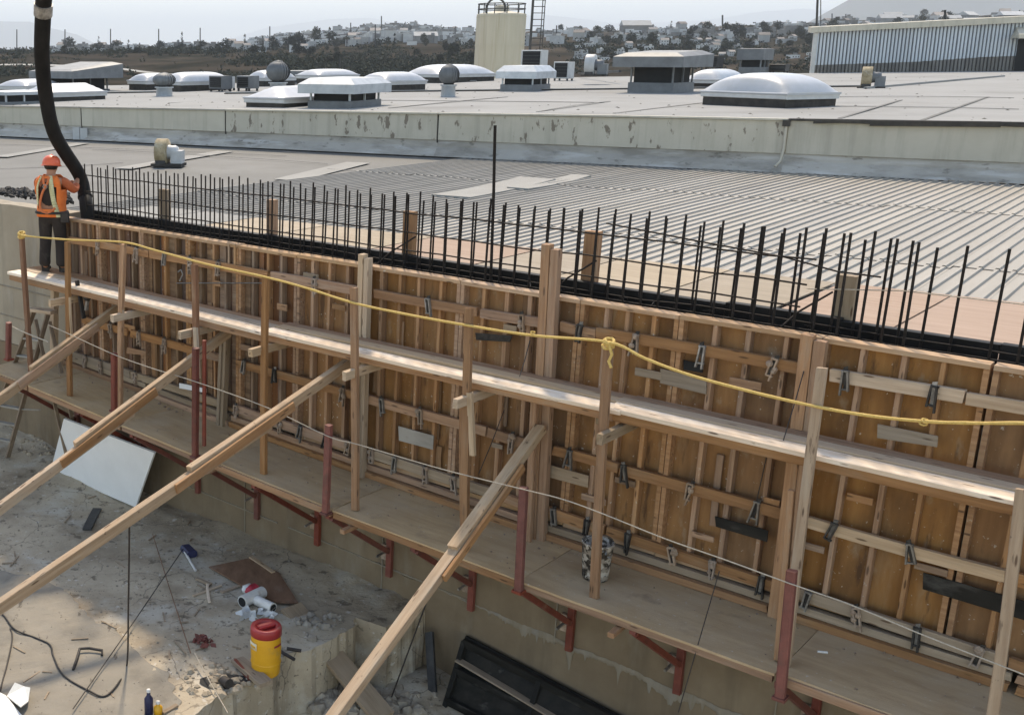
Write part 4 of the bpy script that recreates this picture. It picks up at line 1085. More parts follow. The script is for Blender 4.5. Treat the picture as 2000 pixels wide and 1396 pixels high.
for x0, x1, y0, y1, th in ((1590, 1705, 236, 237, .07), (1700, 1955, 238, 240, .13), (1955, 2060, 241, 242, .06)):   # sagging tar drip along the cap
    (ua, za), (uc, zc) = PWp(x0, y0), PWp(x1, y1)
    bar('torn_edge_strip', Q(ua, -.17, za - .03), Q(uc, -.17, zc - .03), .05, th, 'tar', fact, bow=.02)
fpb = thing('roof_drain_box', Q(PWp(165, 262)[0], -.3, ZR + .02), 'pale lead drain cover against the flashing left of the fan', 'drain')
bb = MB()
bb.box((-.22, -.08, 0), (.02, .06, .42))
bb.box((.04, -.10, 0), (.3, .05, .40))
bb.build('cover', 'frame', fpb, WM[fpb.name])

# upper roof surface, warped: rises a little to the right and back
FL, FR_ = Q(0, 0, zcap(0)), Q(32, 0, zcap(32))
BL, BR = atd(0, 171, 68), atd(2000, 136, 82)
def roofp(a, t):                  # a along (0 left, 1 right), t back
    return FL.lerp(FR_, a).lerp(BL.lerp(BR, a), t)
b = MB()
na, nt_ = 40, 20
vs = []
for i in range(na + 1):
    for j in range(nt_ + 1):
        vs.append(roofp(lerp(-.35, 1.25, i / na), j / nt_))
k = nt_ + 1
b.add(vs, [(i * k + j, i * k + k + j, i * k + k + j + 1, i * k + j + 1) for i in range(na) for j in range(nt_)], True)
roofo = b.build('upper_roof', 'membrane', fact)
bvh = BVHTree.FromPolygons([tuple(v) for v in b.v], b.f)
def roof_at(x, y):
    h = bvh.ray_cast(Vector((0, 0, 0)), ray(x, y).normalized())
    return h[0] if h[0] else atd(x, y, 60)
b = MB()
for a, c in ((0, 1),):
    p = [roofp(-.35 + .16 * q, 1) for q in range(11)]
    for q in range(10):
        d = Vector((0, 0, -7))
        b.quad(p[q + 1], p[q], p[q] + d, p[q + 1] + d)
b.build('back_wall', 'parapet', fact)
for p, q in (((440, 184), (1690, 170)), ((560, 166), (930, 160)), ((90, 185), (330, 181)), ((1690, 174), (1960, 150))):   # low joint kerbs on the roof
    a, c = roof_at(*p), roof_at(*q)
    bar('joint_kerb', a + UP * .04, c + UP * .04, .14, .08, 'membrane', fact, bow=.01)
    bar('joint_kerb', a + UP * .02 - PM * .10, c + UP * .02 - PM * .10, .06, .05, 'tar', fact, bow=.01)

for q, (x0, y0, x1, y1) in enumerate(((330, 202, 560, 187), (760, 212, 990, 190), (1050, 219, 1190, 199), (1200, 222, 1420, 196), (1640, 232, 1760, 196), (1800, 236, 1930, 190), (640, 196, 1180, 201), (1620, 208, 1990, 214), (1610, 190, 1980, 192), (0, 198, 60, 190))):
    a, c = roof_at(x0, y0), roof_at(x1, y1)
    bar('membrane_seam', a + UP * .008, c + UP * .008, .10, .012, 'roof_seam', fact, bow=.04, seg=6, c=.002)
b = MB()
for q in range(240):              # leaves, chips and ballast blown over the roof
    p = roofp(rnd.uniform(0, 1), rnd.random() ** 1.5 * .8)
    r = rnd.uniform(.02, .07)
    b.lathe([(.001, -r * .3), (r, 0), (.001, r * .4)], 5, Matrix.Translation(p) @ Matrix.Rotation(rnd.uniform(0, 6), 4, 'Z'), False)
b.build('roof_litter', 'tar', label='dark litter and chips scattered over the pale upper roof', cat='litter', kind='stuff')
# ------------------------------------------------------------------ plant on the roof
def frame_at(x, y, rot=0.0): return Matrix.Translation(roof_at(x, y)) @ RP @ Matrix.Rotation(rot - .24, 4, 'Z')
def skylight(x, y, a, c, h, label, curb=.28, rot=0.0, power=2.4, ridge=False):
    X = frame_at(x, y, rot)
    root = link('skylight', None, None, X, label, 'skylight', 'dome skylights on the roof')
    b = MB()
    b.box((-a / 2 + .06, -c / 2 + .06, -.15), (a / 2 - .06, c / 2 - .06, curb))
    b.build('curb', 'tar', root, X)
    b = MB()
    b.cbox((-a / 2, -c / 2, curb + .002), (a / 2, c / 2, curb + .19), .02)
    b.build('frame', 'frame', root, X)
    b = MB()
    b.cbox((-a / 2 - .03, -c / 2 - .03, curb + .13), (a / 2 + .03, c / 2 + .03, curb + .20), .02)
    b.build('flange', 'dome', root, X)
    b = MB()
    n = 18
    h *= .7
    vs = []
    for i in range(n + 1):
        for j in range(n + 1):
            u, v = 2 * i / n - 1, 2 * j / n - 1
            if ridge:
                z = min(1.0, (1 - abs(v)) / .42, (1 - abs(u)) / .8) if False else min((1 - abs(u)) / .9, (1 - abs(v)) / .35, .92)
                z = max(0, z)
            else:
                z = max(0, 1 - abs(u) ** power) ** .6 * max(0, 1 - abs(v) ** 5) ** .6
            vs.append((u * (a / 2 - .03), v * (c / 2 - .03), curb + .19 + h * z))
    k = n + 1
    b.add(vs, [(i * k + j, i * k + k + j, i * k + k + j + 1, i * k + j + 1) for i in range(n) for j in range(n)], True)
    b.build('dome', 'dome', root, X)
    return root
skylight(1498, 206, 3.3, 2.3, .82, 'largest dome skylight at right near the roof edge, above the beige parapet panel', .24, -.36)
skylight(1398, 171, 1.5, 3.3, .62, 'white dome skylight just right of the big grey hood', .2)
skylight(766, 177, 1.7, 3.2, .55, 'white dome skylight behind the blue grey louvred vent')
skylight(880, 160, 2.6, 5.6, .75, 'long low white skylight behind the ball ventilator left of the tank')
skylight(383, 177, 1.6, 3.6, .62, 'white dome skylight in the left half, right of the dark ball ventilator')
skylight(300, 175, 1.5, 2.3, .5, 'small white skylight half hidden behind the dark ball ventilator')
skylight(530, 168, 1.4, 2.6, .55, 'small skylight behind the ball ventilator, left of the flat dark hood')
skylight(583, 205, 1.7, 4.2, .55, 'long white ridge skylight partly behind the blue grey louvred vent', .12, 0.12, ridge=True)
skylight(128, 196, 1.6, 3.2, .52, 'white skylight at far left beside the black hose', .16, .05, ridge=True)
skylight(60, 182, 1.7, 3.4, .42, 'flat white skylight at the left edge behind the low black vent', .2, .4)
skylight(640, 158, 1.6, 3.2, .4, 'far low white skylight behind the flat dark hood', .12)
def ventilator(x, y, r, h, label, m='galv_dark', squat=1.0):
    X = frame_at(x, y)
    root = link('ball_ventilator', None, None, X, label, 'ventilator', 'ball ventilators on the roof')
    b = MB()
    b.lathe([(r * .72, -.1), (r * .66, h - .02), (r * .8, h), (r * .8, h + .05)], 14)
    b.build('neck', 'galv', root, X)
    b = MB()
    b.lathe([(r * .5, h + .05), (r * .5, h + r * 1.7 * squat)], 12)
    b.build('core', 'dark', root, X)
    b = MB()
    n = 22
    zc = h + .05 + r * .92 * squat
    for k in range(n):            # curved blades
        a0 = 2 * math.pi * k / n
        vs = []
        for i in range(8):
            t = math.pi * (.10 + .80 * i / 7)
            rr, z = r * math.sin(t), zc - r * .95 * squat * math.cos(t)
            for da, dr in ((0, 1.0), (2 * math.pi / n * 1.05, .93)):
                vs.append((rr * dr * math.cos(a0 + da), rr * dr * math.sin(a0 + da), z))
        b.add(vs, [(i * 2, i * 2 + 1, i * 2 + 3, i * 2 + 2) for i in range(7)], True)
    b.build('blades', m, root, X, kind='stuff')
    b = MB()
    b.lathe([(.001, zc + r * .99 * squat), (r * .34, zc + r * .93 * squat), (r * .36, zc + r * .88 * squat)], 14)
    b.build('cap', m, root, X)
ventilator(875, 189, .42, .42, 'dark ball ventilator on a short neck, left of the tank')
ventilator(321, 188, .52, .35, 'dark ball ventilator at left between two skylights', squat=.62)
ventilator(543, 180, .58, .40, 'smooth grey ball ventilator on legs, in the middle of the left half', squat=.9)
def hood(x, y, a, c, label, curb, gap, cap, over, m='galv', slope=.0, rot=0.0, body='dark', tilt=0.0):
    X = frame_at(x, y, rot)
    root = link('roof_hood', None, None, X, label, 'vent hood', 'vent hoods on the roof')
    b = MB()
    b.cbox((-a / 2, -c / 2, -.15), (a / 2, c / 2, curb), .02)
    b.build('curb', 'galv_dark' if body != 'stone' else 'conc', root, X)
    b = MB()
    b.box((-a * .42, -c * .42, curb), (a * .42, c * .42, curb + gap + .02))
    b.build('louvre_box', 'dark', root, X)
    for sx in (-1, 1):
        for sy in (-1, 0, 1):
            b = MB()
            b.box((sx * a * .46 - .03, sy * c * .46 - .03, curb), (sx * a * .46 + .03, sy * c * .46 + .03, curb + gap + .03))
            b.build('strut', m, root, X)
    b = MB()
    z0 = curb + gap
    A, Cc = a / 2 + over, c / 2 + over
    i_ = .72
    vs = [(-A, -Cc, z0), (A, -Cc, z0), (A, Cc, z0), (-A, Cc, z0),
          (-A, -Cc, z0 + cap), (A, -Cc, z0 + cap), (A, Cc, z0 + cap + tilt), (-A, Cc, z0 + cap + tilt),
          (-A * i_, -Cc * .8, z0 + cap + slope), (A * i_, -Cc * .8, z0 + cap + slope), (A * i_, Cc * .8, z0 + cap + slope + tilt), (-A * i_, Cc * .8, z0 + cap + slope + tilt)]
    b.add(vs, [(3, 2, 1, 0), (0, 1, 5, 4), (1, 2, 6, 5), (2, 3, 7, 6), (3, 0, 4, 7), (4, 5, 9, 8), (5, 6, 10, 9), (6, 7, 11, 10), (7, 4, 8, 11), (8, 9, 10, 11)])
    b.build('cap', m, root, X)
    return root
hood(1290, 180, 1.9, 2.3, 'big grey box hood with an overhanging cap, largest on the roof', .40, .62, .42, .52, 'galv_dark', .16, 0.05, tilt=.10)
hood(1026, 177, 1.5, 2.4, 'low white capped vent on a dark curb in front of the tank', .28, .26, .30, .18, 'galv', .26, .2)
hood(674, 208, 1.55, 2.6, 'blue grey louvred vent at the roof edge, beside the ridge skylight', .22, .24, .30, .26, 'galv', .20, .25)
hood(150, 178, 2.2, 2.6, 'dark slope-topped vent at the far left behind the skylights', .1, .55, .35, .5, 'galv_dark', .1, .1, tilt=.35)
hood(588, 163, 1.5, 1.5, 'flat dark hood behind the ball ventilator with legs', .1, .4, .22, .4, 'galv_dark', .02)
hood(30, 203, 1.3, 1.8, 'low black vent at the left edge behind the parapet', .1, .25, .12, .1, 'galv', .04)
hood(1471, 145, 1.1, 1.1, 'slim grey vent box on the right, in front of the hillside trees', .35, .35, .55, .12, 'galv_dark', .02)
def ac_unit(x, y, w, dp, h, label, rot=0.0, m='frame'):
    X = frame_at(x, y, rot)
    root = link('air_conditioner', None, None, X, label, 'air conditioner', 'air conditioner boxes on the roof')
    b = MB()
    b.cbox((-w / 2, -dp / 2, .12), (w / 2, dp / 2, .12 + h), .03)
    b.build('casing', m, root, X)
    b = MB()
    b.box((-w * .42, -dp / 2 - .012, .2), (w * .42, -dp / 2 - .004, .06 + h))
    b.build('grille', 'dark', root, X)
    b = MB()
    for k in range(5):
        z = .24 + (h - .24) * k / 4
        b.box((-w * .42, -dp / 2 - .03, z), (w * .42, -dp / 2 - .014, z + .03))
    b.build('grille_bars', 'steel', root, X)
    for sx in (-1, 1):
        for sy in (-1, 1):
            b = MB()
            b.box((sx * w * .42 - .04, sy * dp * .4 - .04, -.1), (sx * w * .42 + .04, sy * dp * .4 + .04, .12))
            b.build('foot', 'steel', root, X)
ac_unit(1100, 158, .95, .7, .95, 'white framed air conditioner right of the tank ladder')
ac_unit(1042, 140, 1.2, .6, .95, 'open white frame cabinet beside the foot of the tank')
ac_unit(431, 179, .9, .7, .62, 'brown grey box unit right of the left dome skylight', 0, 'galv_dark')
ac_unit(484, 178, .85, .7, .6, 'second box unit, on legs, left of the grey ball ventilator', 0, 'galv_dark')
ac_unit(448, 177, .4, .4, .55, 'slim white box between the two brown box units')
ac_unit(1389, 137, .9, .7, .6, 'dark small unit behind the big grey hood', 0, 'steel')
ac_unit(1521, 144, .8, .6, .35, 'small black U-shaped unit left of the metal clad building', 0, 'steel')
def blower(x, y, r, label, m1, m2, X=None, cat='fan', rot=.4):
    X = X or frame_at(x, y, rot)
    root = link('blower', None, None, X, label, cat, 'blower fans on the roofs')
    T = X @ Matrix.Translation((0, 0, r * 1.02)) @ Matrix.Rotation(math.pi / 2, 4, 'Y')
    b = MB()
    b.lathe([(r * .34, -r * .45), (r, -r * .45), (r * 1.02, -r * .4), (r * 1.02, r * .4), (r, r * .45), (r * .34, r * .45)], 24)
    b.build('scroll', m1, root, T)
    b = MB()
    b.lathe([(r * .55, r * .452), (r * .5, r * .8), (r * .52, r * 1.05), (r * .40, r * 1.25), (.001, r * 1.3)], 16)
    b.build('motor_cover', m2, root, T)
    b = MB()
    b.cbox((r * .75, -r * .5, -r * .9), (r * 1.65, r * .5, r * .15), .05 * r)
    b.build('outlet', m2, root, X @ Matrix.Translation((0, 0, r * 1.0)))
    b = MB()
    b.box((-r * .75, -r * .9, -.02), (r * 1.7, r * .9, .06))
    b.build('base', 'tar', root, X)
    b = MB()
    for e in (-1, 1): b.box((-r * .4, e * r * .7 - .04, .06), (r * .4, e * r * .7 + .04, r * .7))
    b.build('stand', 'steel', root, X)
    return root
blower(1690, 172, .44, 'rusty yellowish blower with a dark motor on the right of the roof', 'ochre', 'galv_dark', rot=.3)
blower(1152, 148, .52, 'pale twin-drum blower on a dark rail, between tank and big hood', 'frame', 'galv_dark', rot=.3)
p_ = onz(318, 324, ZR)
fr_ = Matrix.Translation(p_ + UP * .02) @ RP @ Matrix.Rotation(.35, 4, 'Z')
blower(0, 0, .35, 'rusty fan with a pale outlet box alone on the lower roof behind the rebar', 'ochre', 'frame', fr_)
a, c = roof_at(1130, 152), roof_at(1210, 149)
bar('pipe_rail', a + UP * .25, c + UP * .25, .12, .12, 'steel', label='dark low pipe rail running left of the big grey hood', cat='pipe')
a = roof_at(661, 150)
rod('antenna_pole', [atd(664, 165, 62), atd(664, 112, 62)], .035, m='steel', label='thin pole standing on the roof left of the ball ventilator', cat='pole')
# plain tank with railing and ladder
TD = 80.0
tb = atd(972, 152, TD)
tx = Matrix.Translation(tb)
tk = link('storage_tank', None, None, tx, 'tall beige cylindrical tank with a railed top standing on the roof', 'tank')
sc_ = TD / FPX
tr, th = 46 * sc_, 114 * sc_
b = MB()
b.lathe([(tr * .96, -.6), (tr, 0), (tr, th), (tr * .97, th + .05), (.01, th + .32)], 16, None, False)
b.build('shell', 'tank', tk, tx)
b = MB()
b.lathe([(.5, th + .25), (.5, th + .55), (.01, th + .62)], 12)
b.build('hatch', 'tank', tk, tx)
for zz in (.36, .70):
    b = MB()
    b.tube([(tr * .94 * math.cos(t), tr * .94 * math.sin(t), th + zz) for t in [2 * math.pi * q / 24 for q in range(25)]], .035, 5)
    b.build('top_rail', 'steel', tk, tx)
for q in range(12):
    t = 2 * math.pi * q / 12
    rod('rail_post', [tx @ Vector((tr * .94 * math.cos(t), tr * .94 * math.sin(t), th)), tx @ Vector((tr * .94 * math.cos(t), tr * .94 * math.sin(t), th + .72))], .035, tk, m='steel', n=5)
b = MB()
b.tube([(-tr * .72, -tr * .5, th)] + [(-tr * .35 - tr * .37 * math.cos(t), -tr * .5, th + .4 + .62 * math.sin(t)) for t in [math.pi * q / 10 for q in range(11)]] + [(0.0, -tr * .5, th)], .07, 6)
b.build('hoop_rail', 'steel', tk, tx)
for zz in (.05, .5, .96):
    b = MB()
    b.lathe([(tr + .004, th * zz), (tr + .02, th * zz), (tr + .02, th * zz + .04), (tr + .004, th * zz + .04)], 16, None, False)
    b.build('hoop_band', 'tank', tk, tx)
lx = tr + .42
b = MB()
b.box((lx - .07, -.07, -.5), (lx + .07, .07, th + 1.05))
b.build('ladder_mast', 'steel', tk, tx)
b = MB()
b.box((lx + .80, -.03, th * .42), (lx + .85, .03, th + 1.0))
b.box((lx + .80, .57, th * .42), (lx + .85, .63, th + 1.0))
b.build('cage_upright', 'steel', tk, tx)
for q in range(9):
    z = th * .42 + (th * .58 + .95) * q / 8
    b = MB()
    b.box((lx, -.03, z - .025), (lx + .82, .03, z + .025))
    b.box((lx + .80, -.02, z - .02), (lx + .85, .62, z + .02))
    b.build('rung', 'steel', tk, tx)
b = MB()
b.box((tr * .9, -.05, th * .3), (lx, .05, th * .3 + .08))
b.box((tr * .9, -.05, th * .75), (lx, .05, th * .75 + .08))
b.build('stay', 'steel', tk, tx)

# metal clad building at right
MA, MBp = atd(1588, 147, 80), atd(2060, 136, 77)
mh0, mh1 = (147 - 70) * 80 / FPX, (136 - 48) * 77 / FPX
ML = (MBp - MA).length
mu = (MBp - MA).normalized()
mm_ = Vector((-mu.y, mu.x, 0)).normalized()
mb = thing('metal_clad_building', MA, 'long shed clad in ribbed bluish white sheets with a stained dark foot', 'building')
MX = Matrix.Translation(MA) @ Matrix((mu, mm_, mu.cross(mm_))).transposed().to_4x4()
b = MB()
b.add([(0, .1, -2), (ML, .1, -2), (ML, 9, -2), (5.5, 9, -2), (0, .1, mh0), (ML, .1, mh1), (ML, 9, mh1 + .5), (5.5, 9, mh0 + .5)], [(0, 1, 5, 4), (1, 2, 6, 5), (2, 3, 7, 6), (3, 0, 4, 7), (4, 5, 6, 7)])
b.build('core_wall', 'siding_dark', mb, MX)
nsh = 22
for q in range(nsh):
    x0, x1 = ML * q / nsh, ML * (q + 1) / nsh
    if x0 > ML * .83: 
        pass
    hA, hB = lerp(mh0, mh1, q / nsh), lerp(mh0, mh1, (q + 1) / nsh)
    zf = lerp(.72, .85, q / nsh) + (.16 * min(1, max(0, (q - 9) / 6)) if q > 9 else 0) - .06
    for part, m_, za, zbA, zbB, yo in (('cladding_sheet', 'siding', zf, hA, hB, 0.0), ('foot_sheet', 'siding_dark', 0, zf, zf, .03)):
        if part == 'foot_sheet' and q > 18: m_ = 'siding'
        b = MB()
        prof = []
        w = (x1 - x0 - .01) / 3
        for r in range(3):
            x = x0 + r * w
            prof += [(x, -.0), (x + w * .60, -.0), (x + w * .66, .16), (x + w * .93, .16)]
        prof.append((x1 - .01, 0))
        n = len(prof)
        vs = [(x, y - .04 + yo, za) for x, y in prof] + [(x, y - .04 + yo, lerp(zbA, zbB, (x - x0) / (x1 - x0))) for x, y in prof]
        b.add(vs, [(i, i + 1, i + 1 + n, i + n) for i in range(n - 1)])
        b.build(part, m_, mb, MX)
b = MB()
b.add([(-.5, -.35, mh0), (ML, -.35, mh1), (ML, .4, mh1 + .06), (-.5, .4, mh0 + .06), (-.5, -.35, mh0 + .36), (ML, -.35, mh1 + .42), (ML, .4, mh1 + .46), (-.5, .4, mh0 + .42)], [(0, 1, 5, 4), (4, 5, 6, 7), (3, 2, 1, 0), (0, 4, 7, 3), (1, 2, 6, 5)])
b.build('fascia', 'parapet', mb, MX)
b = MB()
b.cbox((-.22, -.14, -.3), (.02, .12, mh0), .02)
b.build('corner_trim', 'frame', mb, MX)
x0 = ML * .835
b = MB()
b.box((x0, -.10, -.2), (x0 + 4, -.03, 2.0))
b.build('doorway', 'dark', mb, MX)
b = MB()
b.add([(x0 - .5, -1.3, 2.05), (x0 + 5, -1.3, 2.05), (x0 + 5, -.06, 2.05), (x0 - .5, -.06, 2.05), (x0 - .5, -1.3, 2.3), (x0 + 5, -1.3, 2.3), (x0 + 5, -.06, 2.75), (x0 - .2, -.06, 2.75)], [(3, 2, 1, 0), (0, 1, 5, 4), (1, 2, 6, 5), (3, 0, 4, 7), (4, 5, 6, 7)])
b.build('canopy', 'parapet', mb, MX)
b = MB()
b.box((x0 + .7, -.10, 2.85), (x0 + 2.6, -.05, 3.3))
b.build('window', 'dark', mb, MX)
for x, y0, yt, lb in ((1594, 65, -30, 'dark mast at the left corner of the metal clad building'), (1603, 65, -30, 'thinner mast beside the corner mast of the metal clad building'), (1846, 55, 20, 'short pole rising behind the roof of the metal clad building')):
    rod('mast', [atd(x, y0 + 8, 81), atd(x + (4 if x < 1600 else 0), yt, 81)], .075 if x != 1603 else .03, m='steel', label=lb, cat='mast')

# ================================================================== WORKER, HOSE
def skin_obj(name, verts, edges, m, parent, X, root=0, sub=2, **kw):
    me = bpy.data.meshes.new(name)
    me.from_pydata([v[:3] for v in verts], edges, [])
    me.materials.append(M[m])
    o = link(name, me, parent, X, **kw)
    sk = o.modifiers.new('skin', 'SKIN')
    sk.use_smooth_shade = True
    for i, v in enumerate(verts):
        d = me.skin_vertices[0].data[i]
        d.radius = (v[3], v[4] if len(v) > 4 else v[3])
        d.use_root = (i == root)
    sb = o.modifiers.new('subdivide', 'SUBSURF')
    sb.levels = sb.render_levels = sub
    return o
ws, wn2 = -0.24, 0.24
wpos = P(ws, wn2, WZ + .022)
WX = Matrix.Translation(wpos) @ Matrix.Rotation(R(-12), 4, 'Z') @ Matrix.Diagonal((1.15, 1.1, 1.0, 1))
man = link('person', None, None, WX, 'worker in orange helmet and hi-vis vest, back turned, guiding a black hose', 'person')
bv = [(0, 0, .90, .13, .10), (0, .0, 1.10, .125, .09), (0, .01, 1.28, .15, .10), (0, .02, 1.40, .075, .065), (0, .045, 1.47, .052, .05), (0, .065, 1.55, .075, .085), (0, .07, 1.63, .07, .08),
      (.165, .02, 1.36, .058), (.285, .12, 1.20, .045), (.25, .31, 1.30, .034), (.235, .375, 1.335, .036, .02),
      (-.165, .02, 1.36, .058), (-.215, .19, 1.16, .045), (.02, .345, 1.24, .034), (.085, .375, 1.26, .036, .02),
      (.09, 0, .86, .09), (.10, .03, .48, .06), (.115, -.01, .10, .042), (.125, .13, .05, .036),
      (-.09, 0, .86, .09), (-.10, .02, .48, .06), (-.115, -.02, .10, .042), (-.125, .12, .05, .036),
      (0, .165, 1.555, .014), (.082, .07, 1.56, .016, .01), (-.082, .07, 1.56, .016, .01)]
be = [(0, 1), (1, 2), (2, 3), (3, 4), (4, 5), (5, 6), (2, 7), (7, 8), (8, 9), (9, 10), (2, 11), (11, 12), (12, 13), (13, 14), (0, 15), (15, 16), (16, 17), (17, 18), (0, 19), (19, 20), (20, 21), (21, 22), (5, 23), (5, 24), (5, 25)]
def fingers(palm, d, side, curl):
    global bv
    d = Vector(d).normalized()
    side = Vector(side).normalized()
    curl = Vector(curl).normalized()
    p = Vector(bv[palm][:3])
    for q, (off, ln) in enumerate(((-.027, .060), (-.009, .072), (.009, .068), (.027, .052))):
        a = p + side * off + d * .035
        c = a + d * ln * .5 + curl * ln * .35
        e = c + curl * ln * .5 + d * ln * .1
        k = len(bv)
        bv += [(*a, .0095), (*c, .009), (*e, .0075)]
        be.extend([(palm, k), (k, k + 1), (k + 1, k + 2)])
    a = p - side * .036 + curl * .012
    c = a - side * .016 + curl * .032 + d * .02
    k = len(bv)
    bv += [(*a, .0105), (*c, .009)]
    be.extend([(palm, k), (k, k + 1)])
fingers(10, (.1, .8, .5), (0, -.4, .9), (-.9, .2, -.1))
fingers(14, (.5, .7, .4), (0, -.4, .9), (.7, .4, .1))
skin_obj('body', bv, be, 'skin', man, WX)
skin_obj('trousers', [(0, .0, .97, .145, .115), (0, .0, .88, .15, .12), (.09, 0, .80, .105, .105), (.102, .03, .48, .082), (.112, 0, .26, .078), (.115, -.01, .075, .082), (-.09, 0, .80, .105, .105), (-.102, .02, .48, .082), (-.112, -.01, .26, .078), (-.115, -.02, .075, .082)], [(0, 1), (1, 2), (2, 3), (3, 4), (4, 5), (1, 6), (6, 7), (7, 8), (8, 9)], 'trouser', man, WX)
skin_obj('shirt', [(0, 0, .93, .145, .115), (0, .0, 1.12, .142, .108), (0, .01, 1.29, .165, .115), (0, .02, 1.385, .10, .08)], [(0, 1), (1, 2), (2, 3)], 'shirt', man, WX)
for sgn, e, w in ((1, (.285, .12, 1.20), (.255, .285, 1.29)), (-1, (-.215, .19, 1.16), (.0, .335, 1.235))):
    skin_obj('sleeve', [(sgn * .12, .02, 1.37, .07), (sgn * .18, .03, 1.345, .072), (*e, .062), (*w, .046)], [(0, 1), (1, 2), (2, 3)], 'sleeve', man, WX)
for sgn in (1, -1):
    skin_obj('boot', [(sgn * .115, -.04 - (.01 if sgn < 0 else 0), .055, .052, .055), (sgn * .12, .06, .048, .050, .046), (sgn * .128, .15, .04, .046, .036), (sgn * .115, -.02, .15, .056)], [(0, 1), (1, 2), (0, 3)], 'boot', man, WX)
RG = [(.83, .168, .132), (1.0, .158, .124), (1.15, .162, .124), (1.28, .186, .13), (1.37, .182, .112), (1.43, .115, .088), (1.46, .085, .07)]
def torso(th, z, off=0.0):
    for (z0, a0, b0), (z1, a1, b1) in zip(RG, RG[1:]):
        if z <= z1: break
    t = min(1, max(0, (z - z0) / (z1 - z0)))
    a, b_ = lerp(a0, a1, t) + off, lerp(b0, b1, t) + off
    c, s_ = math.cos(R(th)), math.sin(R(th))
    r = 1 / (abs(c / a) ** 2.6 + abs(s_ / b_) ** 2.6) ** (1 / 2.6)
    return Vector((r * c, .012 + r * s_, z))
def cloth(name, cells, off, m, thick=.006):   # cells: (th0, th1, z0, z1)
    b = MB()
    for th0, th1, z0, z1 in cells:
        o_ = [torso(th0, z0, off), torso(th1, z0, off), torso(th1, z1, off), torso(th0, z1, off)]
        b.add(o_, [(0, 1, 2, 3)], True)
    me = bpy.data.meshes.new(name)
    bm = bmesh.new()
    for f in b.f: bm.faces.new([bm.verts.new(b.v[i]) for i in f])
    bmesh.ops.remove_doubles(bm, verts=bm.verts[:], dist=.0005)
    for f in bm.faces: f.smooth = True
    for v in bm.verts:
        v.co += Vector((v.co.x, v.co.y, 0)).normalized() * .012 * nz(v.co.x * 9, v.co.y * 9, v.co.z * 6 + off)
    bm.to_mesh(me)
    bm.free()
    me.materials.append(M[m])
    o = link(name, me, man, WX)
    so_ = o.modifiers.new('thickness', 'SOLIDIFY')
    so_.thickness = thick
    so_.offset = 1
    return o
cells = []
zs = [.84 + .04 * q for q in range(16)]
for q in range(45):
    th0, th1 = q * 8, q * 8 + 8
    mid = (th0 + th1) / 2
    for z0, z1 in zip(zs, zs[1:]):
        z = (z0 + z1) / 2
        back = abs(mid - 266)
        if back < 50 - 150 * max(0, z - 1.22) and .97 < z < 1.40: continue          # open back shows the shirt
        if abs(mid - 90) < 8: continue                                            # open front
        if (mid < 34 or mid > 326 or abs(mid - 180) < 32) and z > 1.22: continue   # arm holes
        cells.append((th0, th1, z0, z1))
cloth('vest', cells, .024, 'orange')
def path_cells(path, wth):
    out = []
    for (t0, z0), (t1, z1) in zip(path, path[1:]):
        n = 6
        for k in range(n):
            a, c = k / n, (k + 1) / n
            out.append((lerp(t0, t1, (a + c) / 2) - wth / 2, lerp(t0, t1, (a + c) / 2) + wth / 2, min(lerp(z0, z1, a), lerp(z0, z1, c)) , max(lerp(z0, z1, a), lerp(z0, z1, c))))
    return out
cloth('reflective_strip', path_cells([(290, 1.44), (292, 1.25), (300, 1.06), (318, .84)], 20), .034, 'strip')
cloth('reflective_strip', path_cells([(236, 1.43), (228, 1.25), (222, 1.0)], 8), .034, 'strip')
def strap(path, r=.014):
    pts = [torso(t, z, .036) for t, z in path]
    b = MB()
    sp = smooth_path(pts, 5)
    b.tube(sp, r, 6)
    return b.build('harness_strap', 'harness', man, WX)
strap([(248, 1.43), (256, 1.34), (264, 1.29), (250, 1.2), (238, 1.08), (236, .98), (248, .92), (270, .90), (288, .93), (304, .98)], .017)
strap([(284, 1.43), (276, 1.35), (266, 1.29), (262, 1.25)], .017)
b = MB()
b.tube([torso(t, .90, .03) for t in range(0, 361, 12)], .022, 6)
b.build('tool_belt', 'boot', man, WX)
b = MB()
b.cbox((-.05, -.03, -.10), (.05, .03, .06), .012)
b.build('belt_pouch', 'boot', man, WX @ Matrix.Translation(torso(335, .86, .06)))
b = MB()
b.tube([torso(266, 1.29, .05) + Vector((.028 * math.cos(t), 0, .028 * math.sin(t))) for t in [2 * math.pi * q / 12 for q in range(13)]], .006, 5)
b.build('d_ring', 'clamp', man, WX)
HX = WX @ Matrix.Translation((0, .065, 1.585)) @ Matrix.Rotation(R(-8), 4, 'X')
b = MB()
b.lathe([(.118, -.012), (.122, .0), (.119, .045), (.105, .09), (.075, .122), (.035, .138), (.001, .141)], 24, Matrix.Diagonal((.95, 1.15, 1, 1)))
b.lathe([(.119, .004), (.138, -.012), (.140, -.018), (.117, -.006)], 24, Matrix.Diagonal((.95, 1.15, 1, 1)))
b.prism([(-.08, .10), (.08, .10), (.06, .175), (0, .19), (-.06, .175)], -.020, -.010)
hm = b.build('helmet', 'helmet', man, HX)
b = MB()
b.tube([(0, -.12, .06), (0, -.08, .115), (0, 0, .146), (0, .08, .115), (0, .12, .06)], .012, 6)
b.build('helmet_ridge', 'helmet', hm, HX)
b = MB()
b.lathe([(.060, -.075), (.082, -.06), (.094, -.03), (.098, .01), (.09, .03)], 20, Matrix.Translation((0, -.012, 0)) @ Matrix.Diagonal((.93, 1.05, 1, 1)), True, math.pi * .98, math.pi * 2.02)
o = b.build('hair', 'hair', man, HX)
o.modifiers.new('thickness', 'SOLIDIFY').thickness = .012
